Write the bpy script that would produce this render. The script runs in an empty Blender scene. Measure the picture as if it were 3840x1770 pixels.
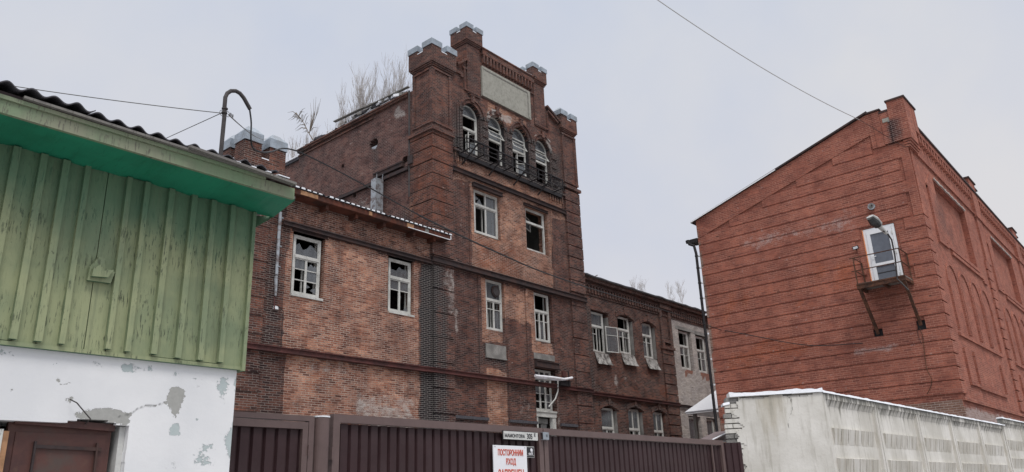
import bpy, math, random
import numpy as np
from mathutils import Matrix, Vector
random.seed(7); rng = np.random.default_rng(5)
SC = bpy.context.scene; COL = SC.collection
rad = math.radians

# ------------------------------------------------------------------ camera, world, sun, exposure
def cam_rot(yaw, pitch, roll):
    f = np.array([math.cos(yaw)*math.cos(pitch), math.sin(yaw)*math.cos(pitch), math.sin(pitch)])
    r0 = np.array([math.sin(yaw), -math.cos(yaw), 0.0]); d0 = np.cross(f, r0)
    r = math.cos(roll)*r0 + math.sin(roll)*d0; d = -math.sin(roll)*r0 + math.cos(roll)*d0
    return np.array([r, d, f])
CR = cam_rot(rad(40.4509), rad(18.8338), rad(2.1927)); FPX = 2929.9
cam = bpy.data.objects.new('camera', bpy.data.cameras.new('camera')); COL.objects.link(cam)
cam.data.sensor_width = 36; cam.data.lens = FPX/3840*36; cam.data.clip_start = .05; cam.data.clip_end = 3000
r_, d_, f_ = CR
m4 = Matrix(((r_[0], -d_[0], -f_[0], 0), (r_[1], -d_[1], -f_[1], 0), (r_[2], -d_[2], -f_[2], 1.6), (0, 0, 0, 1)))
cam.matrix_world = m4; SC.camera = cam
SC.view_settings.view_transform = 'Standard'; SC.view_settings.look = 'None'
SC.view_settings.exposure = 0.0; SC.view_settings.gamma = 1

W = bpy.data.worlds.new('World'); SC.world = W; W.use_nodes = True
wn = W.node_tree; wn.nodes.clear()
def wnode(t, **k):
    n = wn.nodes.new(t)
    for a, b in k.items(): setattr(n, a, b)
    return n
SUN_AZ, SUN_EL = rad(238), rad(58)
out = wnode('ShaderNodeOutputWorld'); bg = wnode('ShaderNodeBackground')
sky = wnode('ShaderNodeTexSky', sky_type='NISHITA', sun_disc=False)
sky.sun_elevation = SUN_EL; sky.sun_rotation = math.pi/2-SUN_AZ
sk = wnode('ShaderNodeVectorMath', operation='SCALE'); sk.inputs['Scale'].default_value = 0.10
tc = wnode('ShaderNodeTexCoord'); sep = wnode('ShaderNodeSeparateXYZ')
ramp = wnode('ShaderNodeValToRGB'); cr = ramp.color_ramp
cr.elements[0].position = 0.0; cr.elements[0].color = (.77, .755, .755, 1)
cr.elements[1].position = 1.0; cr.elements[1].color = (1.6, 1.6, 1.64, 1)
e = cr.elements.new(.25); e.color = (.71, .715, .765, 1)
e = cr.elements.new(.58); e.color = (.69, .72, .79, 1)
e = cr.elements.new(.78); e.color = (1.2, 1.22, 1.3, 1)
no = wnode('ShaderNodeTexNoise'); no.inputs['Scale'].default_value = 2.3; no.inputs['Detail'].default_value = 5; no.inputs['Roughness'].default_value = .55
nr = wnode('ShaderNodeValToRGB'); nr.color_ramp.elements[0].position = .3; nr.color_ramp.elements[0].color = (.88, .92, 1.0, 1)
nr.color_ramp.elements[1].position = .68; nr.color_ramp.elements[1].color = (1.09, 1.055, .995, 1)
mul = wnode('ShaderNodeVectorMath', operation='MULTIPLY'); mix = wnode('ShaderNodeMix', data_type='RGBA'); mix.inputs[0].default_value = .90
L = wn.links.new
L(tc.outputs['Generated'], sep.inputs[0]); L(sep.outputs['Z'], ramp.inputs[0]); L(tc.outputs['Generated'], no.inputs['Vector'])
L(no.outputs['Fac'], nr.inputs[0]); L(ramp.outputs[0], mul.inputs[0]); L(nr.outputs[0], mul.inputs[1])
L(sky.outputs[0], sk.inputs[0]); L(sk.outputs[0], mix.inputs[6]); L(mul.outputs[0], mix.inputs[7]); L(mix.outputs[2], bg.inputs['Color'])
bg.inputs['Strength'].default_value = 1.0; L(bg.outputs[0], out.inputs[0])
sun = bpy.data.objects.new('sun', bpy.data.lights.new('sun', 'SUN')); COL.objects.link(sun)
sun.data.energy = 1.85; sun.data.angle = rad(26); sun.data.color = (1, .97, .93)
sd = Vector((math.cos(SUN_AZ)*math.cos(SUN_EL), math.sin(SUN_AZ)*math.cos(SUN_EL), math.sin(SUN_EL)))
sun.rotation_euler = sd.to_track_quat('Z', 'Y').to_euler()

# ------------------------------------------------------------------ helpers: turning a sight line into a point of a real plane
def ray(x, y): return CR.T @ np.array([x-1920., y-885., FPX])
def atY(x, y, Y):
    r = ray(x, y); r = r/r[1]*Y; return (float(r[0]), float(Y), float(r[2])+1.6)
def atX(x, y, X):
    r = ray(x, y); r = r/r[0]*X; return (float(X), float(r[1]), float(r[2])+1.6)
def atV(x, y, P, Q):     # on the vertical plane through plan points P and Q
    r = ray(x, y); n = (-(Q[1]-P[1]), Q[0]-P[0]); k = (n[0]*P[0]+n[1]*P[1])/(n[0]*r[0]+n[1]*r[1])
    return tuple(float(v) for v in (r[0]*k, r[1]*k, r[2]*k+1.6))

# ------------------------------------------------------------------ materials
def newmat(name):
    m = bpy.data.materials.new(name); m.use_nodes = True; nt = m.node_tree; nt.nodes.clear()
    o = nt.nodes.new('ShaderNodeOutputMaterial'); b = nt.nodes.new('ShaderNodeBsdfPrincipled')
    nt.links.new(b.outputs[0], o.inputs[0]); b.inputs['Roughness'].default_value = .85
    b.inputs['Specular IOR Level'].default_value = .25
    return m, nt, b
class G:
    """tiny node-graph helper"""
    def __init__(s, nt): s.nt = nt
    def n(s, t, **k):
        x = s.nt.nodes.new(t)
        for a, b in k.items(): setattr(x, a, b)
        return x
    def l(s, a, b): s.nt.links.new(a, b)
    def set(s, sock, v):
        if hasattr(v, 'is_linked') or hasattr(v, 'links'): s.l(v, sock)
        else:
            if isinstance(v, (tuple, list)) and len(v) == 3 and sock.type == 'RGBA': v = (*v, 1)
            sock.default_value = v
    def math(s, op, a, b=0.0, clamp=False):
        x = s.n('ShaderNodeMath', operation=op); x.use_clamp = clamp; s.set(x.inputs[0], a); s.set(x.inputs[1], b); return x.outputs[0]
    def mix(s, f, a, b, bt='MIX'):
        x = s.n('ShaderNodeMix', data_type='RGBA'); x.blend_type = bt; s.set(x.inputs[0], f); s.set(x.inputs[6], a); s.set(x.inputs[7], b); return x.outputs[2]
    def noise(s, vec, scale, detail=3, rough=.55, out='Fac', dist=0):
        x = s.n('ShaderNodeTexNoise'); x.inputs['Scale'].default_value = scale; x.inputs['Detail'].default_value = detail
        x.inputs['Roughness'].default_value = rough; x.inputs['Distortion'].default_value = dist; s.l(vec, x.inputs['Vector']); return x.outputs[out]
    def ramp(s, f, stops):
        x = s.n('ShaderNodeValToRGB'); c = x.color_ramp
        while len(c.elements) < len(stops): c.elements.new(.5)
        for e, (p, col) in zip(c.elements, stops):
            e.position = p; e.color = (*col, 1) if len(col) == 3 else col
        s.set(x.inputs[0], f); return x.outputs[0]
    def step(s, f, lo, hi):   # smooth threshold
        x = s.n('ShaderNodeMapRange', interpolation_type='SMOOTHSTEP'); s.set(x.inputs[0], f)
        x.inputs[1].default_value = lo; x.inputs[2].default_value = hi; return x.outputs[0]
    def scale(s, v, sc):
        x = s.n('ShaderNodeMapping'); x.inputs['Scale'].default_value = sc; s.l(v, x.inputs[0]); return x.outputs[0]
    def uv(s): return s.n('ShaderNodeUVMap').outputs[0]
    def obj(s): return s.n('ShaderNodeNewGeometry').outputs['Position']
    def bump(s, h, dist, strength, b):
        x = s.n('ShaderNodeBump'); x.inputs['Distance'].default_value = dist; x.inputs['Strength'].default_value = strength
        s.l(h, x.inputs['Height']); s.l(x.outputs[0], b.inputs['Normal'])
def g3(v): return (v, v, v)
MATS = {}
def plain(name, col, rough=.8, var=.25, scale=6, metal=0, spec=.25, bump=0, dark=None, darkamt=0, dscale=2.5):
    m, nt, b = newmat(name); g = G(nt); p = g.obj()
    n1 = g.noise(p, scale, 5, .6); n2 = g.noise(p, scale*6, 3, .6)
    f = g.math('ADD', g.math('MULTIPLY', n1, .65), g.math('MULTIPLY', n2, .35))
    c = g.mix(g.step(f, .3, .7), tuple(x*(1-var) for x in col), tuple(min(1, x*(1+var)) for x in col))
    if dark: c = g.mix(g.math('MULTIPLY', g.step(g.noise(p, dscale, 6, .65), .45, .62), darkamt), c, dark)
    g.l(c, b.inputs['Base Color']); b.inputs['Roughness'].default_value = rough; b.inputs['Metallic'].default_value = metal
    b.inputs['Specular IOR Level'].default_value = spec
    if bump: g.bump(n2, bump, .6, b)
    MATS[name] = m; return m

def brick(name, weath, raw, mort_w, mort_r, bw=.265, bh=.0745, ms=.011, soot=(.014, .014, .017), pale=(.52, .49, .46), rust=(.33, .10, .045), bstr=.8, vary=1.0, mk=1.0):
    """UV in metres; vertex colour 'stain': R raw brick, G soot, B pale bloom, A orange"""
    m, nt, b = newmat(name); g = G(nt); uv = g.uv()
    wob = g.n('ShaderNodeVectorMath', operation='MULTIPLY_ADD'); nz = g.noise(uv, 2.2, 2, .5, 'Color')
    g.l(nz, wob.inputs[0]); wob.inputs[1].default_value = (.03, .03, 0); g.l(uv, wob.inputs[2])
    nz2 = g.noise(uv, 14, 2, .5, 'Color'); wob2 = g.n('ShaderNodeVectorMath', operation='MULTIPLY_ADD')
    g.l(nz2, wob2.inputs[0]); wob2.inputs[1].default_value = (.018, .012, 0); g.l(wob.outputs[0], wob2.inputs[2])
    at = g.n('ShaderNodeAttribute', attribute_name='stain'); sp = g.n('ShaderNodeSeparateColor'); g.l(at.outputs['Color'], sp.inputs[0])
    t = g.n('ShaderNodeTexBrick'); g.l(wob2.outputs[0], t.inputs['Vector'])
    t.inputs['Color1'].default_value = (0, 0, 0, 1); t.inputs['Color2'].default_value = (1, 1, 1, 1); t.inputs['Mortar'].default_value = (.5, .5, .5, 1)
    t.inputs['Scale'].default_value = 1; t.inputs['Brick Width'].default_value = bw; t.inputs['Row Height'].default_value = bh
    t.inputs['Mortar Size'].default_value = ms; t.inputs['Mortar Smooth'].default_value = .25; t.offset = .5
    rnd = t.outputs['Color']; fac = t.outputs['Fac']
    big = g.noise(uv, .55, 4, .6); med = g.noise(uv, 3.5, 4, .6); fine = g.noise(uv, 30, 3, .65)
    brk = g.math('ADD', g.math('MULTIPLY', med, .6), g.math('MULTIPLY', fine, .4))
    def edge(ch, lo=.25, hi=.6, k=.9):      # break a painted mask up with noise and per-brick chance
        v = g.math('ADD', ch, g.math('MULTIPLY', g.math('SUBTRACT', brk, .5), k)); return g.step(v, lo, hi)
    idx = g.math('ADD', g.math('MULTIPLY', rnd, .55), g.math('MULTIPLY', med, .45))
    cw = g.ramp(idx, [(i/(len(weath)-1)*.72+.14, c) for i, c in enumerate(weath)])
    cr_ = g.ramp(idx, [(i/(len(raw)-1)*.72+.14, c) for i, c in enumerate(raw)])
    rmask = edge(sp.outputs[0], .38, .62, .7)
    c = g.mix(rmask, cw, cr_); mo = g.mix(rmask, mort_w, mort_r)
    # orange patches, broad tone drift
    c = g.mix(g.math('MULTIPLY', edge(at.outputs['Alpha'], .4, .8), .65), c, g.mix(rnd, tuple(x*.75 for x in rust), tuple(x*1.3 for x in rust)))
    c = g.mix(g.step(big, .38, .66), g.mix(vary, c, (.66, .65, .69, 1), 'MULTIPLY'), c)
    mid = g.noise(uv, 1.7, 6, .68); strk = g.noise(g.scale(uv, (2.6, .35, 1)), 1, 5, .65)
    c = g.mix(g.step(mid, .36, .60), g.mix(vary, c, (.62, .60, .63, 1), 'MULTIPLY'), g.mix(vary, c, (1.12, 1.08, 1.03, 1), 'MULTIPLY'))
    c = g.mix(g.math('MULTIPLY', g.step(strk, .52, .70), .38*vary), c, g.mix(1, c, (.42, .42, .46, 1), 'MULTIPLY'))
    mvis = g.step(g.noise(uv, 1.3, 5, .65), .30, .62)
    mo = g.mix(g.math('MULTIPLY', g.math('SUBTRACT', 1, mvis), .75), mo, g.mix(1, c, (.62, .6, .6, 1), 'MULTIPLY'))
    c = g.mix(g.math('MULTIPLY', fac, mk), c, mo)
    c = g.mix(g.math('MULTIPLY', edge(sp.outputs[2], .45, .7, 1.3), g.math('ADD', .35, g.math('MULTIPLY', rnd, .55))), c, pale)
    # stray pale or missing bricks
    lone = g.step(g.math('MULTIPLY', rnd, g.step(g.noise(uv, 5, 2), .52, .72)), .70, .8)
    c = g.mix(g.math('MULTIPLY', lone, .35), c, pale)
    gone = g.step(g.math('MULTIPLY', g.math('SUBTRACT', 1, rnd), g.step(g.noise(uv, 3.1, 3), .56, .70)), .86, .9)
    c = g.mix(g.math('MULTIPLY', gone, .8), c, (.03, .022, .02))
    sm = edge(sp.outputs[1], .2, .95, .6)
    c = g.mix(g.math('MULTIPLY', sm, .93), c, g.mix(g.math('MULTIPLY', fac, .42), soot, pale))
    c = g.mix(g.step(fine, .3, .7), g.mix(vary*.5+.5, c, (.66, .66, .68, 1), 'MULTIPLY'), g.mix(1, c, (1.12, 1.1, 1.08, 1), 'MULTIPLY'))
    g.l(c, b.inputs['Base Color']); b.inputs['Roughness'].default_value = .92; b.inputs['Specular IOR Level'].default_value = .15
    h = g.math('ADD', g.math('MULTIPLY', g.math('SUBTRACT', 1, fac), 1.0), g.math('ADD', g.math('MULTIPLY', rnd, .45), g.math('MULTIPLY', med, 1.3)))
    g.bump(h, .02, bstr, b)
    MATS[name] = m; return m

brick('old_brick',
      [(.054, .034, .031), (.110, .060, .050), (.170, .083, .064), (.25, .110, .078), (.135, .083, .072)],
      [(.14, .062, .047), (.31, .138, .094), (.43, .20, .132), (.60, .33, .23), (.27, .155, .12)],
      (.28, .235, .21), (.56, .47, .40), mk=.8)
brick('tower_top_brick',
      [(.050, .035, .032), (.108, .061, .053), (.165, .083, .067), (.245, .110, .080), (.128, .082, .072)],
      [(.17, .080, .058), (.33, .155, .10), (.44, .215, .14), (.58, .32, .215), (.30, .175, .13)],
      (.25, .20, .18), (.50, .42, .36), mk=.8)
brick('pale_brick',
      [(.36, .33, .30), (.50, .465, .43), (.58, .54, .50), (.66, .62, .58), (.44, .40, .37)],
      [(.30, .12, .09), (.34, .15, .10), (.36, .17, .12)], (.17, .155, .145), (.3, .26, .24), vary=.4, mk=.8)
brick('new_red_brick',
      [(.235, .092, .072), (.305, .112, .083), (.345, .128, .092), (.42, .155, .108), (.28, .12, .10)],
      [(.22, .12, .09), (.28, .17, .13), (.33, .2, .16)],
      (.50, .27, .20), (.46, .40, .35), bh=.0792, bstr=.3, vary=.5, mk=.7, rust=(.38, .115, .06), pale=(.47, .38, .36))
brick('side_brick',
      [(.095, .058, .054), (.14, .076, .068), (.19, .10, .087), (.24, .13, .11), (.17, .11, .10)],
      [(.2, .09, .07), (.3, .14, .1), (.36, .18, .13)], (.27, .21, .19), (.4, .34, .3))

def paint_wood(name, base, alt, grain, crack, gs=1.0, amt=.5):
    m, nt, b = newmat(name); g = G(nt); uv = g.uv()
    st = g.scale(uv, (30*gs, 2.2*gs, 1)); n1 = g.noise(st, 1, 5, .65); lo = g.noise(uv, 1.6, 4, .6)
    st2 = g.scale(uv, (75*gs, 9*gs, 1)); n2 = g.noise(st2, 1, 4, .7)
    c = g.mix(g.step(lo, .35, .65), base, alt)
    c = g.mix(g.math('MULTIPLY', g.step(n1, .5, .75), .35), c, grain)
    patch = g.step(g.noise(uv, 2.7, 4, .6), .44, .58)
    c = g.mix(g.math('MULTIPLY', g.math('MULTIPLY', g.step(n2, .545, .60), patch), amt), c, crack)
    spots = g.step(g.noise(uv, 21, 2, .5), .73, .76); c = g.mix(g.math('MULTIPLY', spots, .7), c, crack)
    if name == 'green_boards':      # eaves shade painted in with a green tint, ending in a ragged edge
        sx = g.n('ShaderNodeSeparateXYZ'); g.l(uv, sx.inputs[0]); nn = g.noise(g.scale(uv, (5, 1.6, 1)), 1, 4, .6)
        eave_shade = g.step(g.math('ADD', sx.outputs[1], g.math('MULTIPLY', g.math('SUBTRACT', nn, .5), .55)), 3.30, 3.80)
        c = g.mix(g.math('MULTIPLY', eave_shade, .82), c, g.mix(n1, (.045, .135, .08), (.10, .19, .12)))
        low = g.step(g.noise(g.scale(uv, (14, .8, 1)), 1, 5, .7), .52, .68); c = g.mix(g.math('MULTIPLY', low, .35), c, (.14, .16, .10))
    g.l(c, b.inputs['Base Color']); b.inputs['Roughness'].default_value = .6; b.inputs['Specular IOR Level'].default_value = .3
    g.bump(g.math('ADD', n1, g.math('MULTIPLY', g.step(n2, .56, .63), -.5)), .004, .5, b); MATS[name] = m
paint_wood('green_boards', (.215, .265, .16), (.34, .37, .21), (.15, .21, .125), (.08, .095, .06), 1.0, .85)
paint_wood('green_fascia', (.19, .27, .16), (.26, .27, .19), (.10, .11, .08), (.13, .125, .10), .8, .8)
paint_wood('green_soffit', (.022, .25, .14), (.018, .18, .10), (.012, .22, .10), (.01, .12, .06), .5, .3)
paint_wood('white_wood', (.62, .62, .59), (.47, .47, .44), (.28, .28, .26), (.11, .10, .09), 1.6, 1.0)
paint_wood('grey_timber', (.16, .15, .14), (.22, .21, .19), (.09, .08, .07), (.05, .045, .04), 1, .6)

# peeling white plaster: the white limewash is 'stain'.R = peeled to pale blue, G = peeled to grey render
def plaster():
    m, nt, b = newmat('white_plaster'); g = G(nt); uv = g.uv()
    at = g.n('ShaderNodeAttribute', attribute_name='stain'); sp = g.n('ShaderNodeSeparateColor'); g.l(at.outputs['Color'], sp.inputs[0])
    n = g.math('ADD', g.math('MULTIPLY', g.noise(uv, 7, 6, .7), .55), g.math('MULTIPLY', g.noise(uv, 26, 5, .75), .45)); n2 = g.noise(uv, 30, 4, .6); lo = g.noise(uv, 1.5, 3)
    def msk(ch): return g.step(g.math('ADD', ch, g.math('MULTIPLY', g.math('SUBTRACT', n, .5), 2.6)), .60, .65)
    white = g.mix(g.step(lo, .3, .7), (.72, .73, .745), (.81, .815, .82)); white = g.mix(g.math('MULTIPLY', g.step(n2, .55, .8), .15), white, (.6, .6, .58))
    c = g.mix(g.step(g.noise(uv, 13, 3, .5), .735, .75), white, (.40, .44, .44))
    c = g.mix(msk(sp.outputs[0]), c, g.mix(n2, (.42, .49, .49), (.52, .57, .57)))
    gm = msk(sp.outputs[1]); c = g.mix(gm, c, g.mix(n2, (.31, .31, .295), (.45, .45, .425)))
    w = g.n('ShaderNodeTexWave', wave_type='BANDS'); 
    c = g.mix(g.math('MULTIPLY', sp.outputs[2], g.step(n2, .3, .55)), c, (.10, .10, .10))
    g.l(c, b.inputs['Base Color']); b.inputs['Roughness'].default_value = .9
    g.bump(g.math('SUBTRACT', g.math('MULTIPLY', n2, .3), g.math('ADD', msk(sp.outputs[0]), gm)), .006, .7, b); MATS['white_plaster'] = m
plaster()
def concrete():
    m, nt, b = newmat('whitewashed_concrete'); g = G(nt); uv = g.uv()
    at = g.n('ShaderNodeAttribute', attribute_name='stain'); sp = g.n('ShaderNodeSeparateColor'); g.l(at.outputs['Color'], sp.inputs[0])
    st = g.noise(g.scale(uv, (11, 1.1, 1)), 1, 6, .65); n2 = g.noise(uv, 18, 5, .65); lo = g.noise(uv, 1.2, 4)
    c = g.mix(g.step(lo, .3, .7), (.55, .53, .48), (.72, .70, .655))
    c = g.mix(g.math('MULTIPLY', g.step(n2, .5, .75), .3), c, (.42, .39, .34))
    # streaks of dirt washing down from the top edge (G = how dirty), R = ochre wash
    sm = g.step(g.math('ADD', sp.outputs[1], g.math('MULTIPLY', g.math('SUBTRACT', st, .5), 2.4)), .36, .95)
    c = g.mix(g.math('MULTIPLY', g.step(g.math('ADD', sp.outputs[0], g.math('MULTIPLY', g.math('SUBTRACT', st, .5), 1.6)), .3, .9), .5), c, (.40, .35, .26))
    c = g.mix(g.math('MULTIPLY', sm, .9), c, (.10, .10, .092))
    c = g.mix(g.math('MULTIPLY', g.step(st, .48, .68), .42), c, (.33, .31, .26))
    g.l(c, b.inputs['Base Color']); b.inputs['Roughness'].default_value = .92
    g.bump(g.math('ADD', n2, st), .006, .6, b); MATS['whitewashed_concrete'] = m
concrete()
def rusty():
    m, nt, b = newmat('rusty_steel'); g = G(nt); p = g.obj()
    n = g.noise(p, 5, 6, .65); n2 = g.noise(p, 28, 4, .6)
    c = g.ramp(g.math('ADD', g.math('MULTIPLY', n, .6), g.math('MULTIPLY', n2, .4)), [(.3, (.03, .022, .02)), (.48, (.075, .038, .026)), (.6, (.16, .07, .04)), (.72, (.06, .04, .035))])
    g.l(c, b.inputs['Base Color']); b.inputs['Roughness'].default_value = .8; MATS['rusty_steel'] = m
    m, nt, b = newmat('door_steel'); g = G(nt); p = g.obj()
    n = g.noise(p, 3.5, 6, .65); n2 = g.noise(p, 20, 4, .6)
    c = g.ramp(n, [(.35, (.065, .027, .024)), (.5, (.10, .040, .032)), (.66, (.08, .055, .047))])
    c = g.mix(g.math('MULTIPLY', g.step(n2, .55, .75), .5), c, (.12, .065, .045))
    g.l(c, b.inputs['Base Color']); b.inputs['Roughness'].default_value = .5; b.inputs['Specular IOR Level'].default_value = .45; MATS['door_steel'] = m
rusty()
plain('gate_frame', (.125, .085, .080), .5, .12, 3, spec=.4)
plain('gate_sheet', (.040, .020, .022), .5, .15, 2, spec=.28, dark=(.055, .034, .036), darkamt=.4)
plain('steel_beam', (.050, .038, .038), .75, .25, 5, dark=(.09, .045, .035), darkamt=.5)
plain('red_steel', (.105, .042, .038), .7, .3, 3, dark=(.05, .028, .027), darkamt=.8, dscale=1.2)
plain('red_timber', (.11, .038, .024), .8, .35, 3, dark=(.055, .028, .022), darkamt=.9, dscale=1.3)
plain('fresh_timber', (.36, .20, .11), .8, .3, 6)
plain('galvanised', (.33, .375, .42), .38, .25, 2.2, metal=.4, spec=.5, dark=(.2, .2, .2), darkamt=.4)
plain('galvanised_pipe', (.36, .39, .42), .5, .15, 5, metal=.3, spec=.5, dark=(.12, .08, .07), darkamt=.8, dscale=4)
plain('slate', (.075, .073, .082), .9, .3, 10, bump=.003)
plain('snow', (.82, .84, .88), .7, .04, 12, bump=.01)
plain('black_steel', (.022, .02, .022), .6, .3, 6)
plain('black_cable', (.03, .03, .032), .6, .1, 3)
plain('steel_wire', (.17, .17, .16), .6, .1, 3)
plain('mast_steel', (.062, .055, .055), .6, .3, 9)
plain('sign_plaster', (.33, .325, .285), .95, .10, 3, bump=.01, dark=(.15, .145, .125), darkamt=.3, dscale=7)
plain('grey_render', (.27, .26, .245), .95, .3, 6, bump=.012, dark=(.09, .085, .08), darkamt=.55, dscale=3)
plain('peeled_tin', (.36, .35, .33), .8, .4, 5, dark=(.09, .08, .075), darkamt=.9, dscale=4)
plain('white_pvc', (.80, .81, .83), .35, .03, 3, spec=.5)
plain('white_metal', (.84, .86, .89), .45, .03, 3, spec=.4)
plain('lamp_grey', (.50, .50, .48), .5, .15, 9)
plain('lamp_glass', (.05, .05, .05), .25, .2, 9, spec=.5)
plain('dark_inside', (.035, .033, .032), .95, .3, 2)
plain('inner_plaster', (.26, .26, .25), .95, .25, 2)
plain('ground_mat', (.38, .38, .39), .95, .25, .8, bump=.03, dark=(.14, .12, .10), darkamt=.8, dscale=.6)
plain('sign_white', (.80, .80, .83), .35, .03, 4, spec=.5)
plain('sign_dull', (.58, .58, .56), .45, .10, 14, spec=.4)
plain('letter_red', (.55, .10, .06), .5, .1, 3)
plain('letter_black', (.03, .03, .035), .5, .1, 3)
plain('pale_bark', (.36, .33, .31), .9, .2, 10)
plain('dry_stem', (.17, .14, .11), .9, .2, 10)
plain('grey_sheet', (.33, .35, .38), .5, .08, 2, metal=.2, spec=.4)
plain('orange_foam', (.75, .28, .12), .8, .2, 12)
def glassmat(name, tint, alpha):
    m = bpy.data.materials.new(name); m.use_nodes = True; nt = m.node_tree; nt.nodes.clear(); g = G(nt)
    o = g.n('ShaderNodeOutputMaterial'); t = g.n('ShaderNodeBsdfTransparent'); t.inputs[0].default_value = (.8, .82, .83, 1)
    b = g.n('ShaderNodeBsdfPrincipled'); b.inputs['Roughness'].default_value = .08; b.inputs['Specular IOR Level'].default_value = .9
    n = g.noise(g.obj(), 4, 5, .6); g.l(g.mix(n, tuple(x*.6 for x in tint), tint), b.inputs['Base Color'])
    mx = g.n('ShaderNodeMixShader'); g.set(mx.inputs[0], g.math('ADD', g.math('MULTIPLY', n, .3), alpha-.15)); g.l(t.outputs[0], mx.inputs[1]); g.l(b.outputs[0], mx.inputs[2]); g.l(mx.outputs[0], o.inputs[0]); MATS[name] = m
glassmat('dusty_glass', (.20, .215, .23), .62)
glassmat('door_glass', (.13, .145, .18), .93)

# ------------------------------------------------------------------ mesh builder
def fbm(x, y, s=1.0, seed=0):
    x = np.asarray(x, float)*s; y = np.asarray(y, float)*s; r = 0; a = .5
    for k in range(4):
        xi = np.floor(x); yi = np.floor(y); fx = x-xi; fy = y-yi; fx = fx*fx*(3-2*fx); fy = fy*fy*(3-2*fy)
        h = lambda i, j: np.modf(np.abs(np.sin(i*127.1+j*311.7+seed*17.3+k*5.1)*43758.5453))[0]
        r = r+a*((h(xi, yi)*(1-fx)+h(xi+1, yi)*fx)*(1-fy)+(h(xi, yi+1)*(1-fx)+h(xi+1, yi+1)*fx)*fy)
        x = x*2.03; y = y*2.03; a *= .5
    return r
def sst(a, b, x): t = np.clip((x-a)/(b-a+1e-9), 0, 1); return t*t*(3-2*t)
def rct(u, z, u0, u1, z0, z1, s=.12, w=.0):
    if w: n = (fbm(u, z, 1.6, 3)-.5)*w; m = (fbm(u, z, 1.6, 9)-.5)*w; u = u+n; z = z+m
    return sst(u0-s, u0+s, u)*(1-sst(u1-s, u1+s, u))*sst(z0-s, z0+s, z)*(1-sst(z1-s, z1+s, z))
def blob(u, z, cu, cz, ru, rz): return np.exp(-((u-cu)/ru)**2-((z-cz)/rz)**2)

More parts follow.
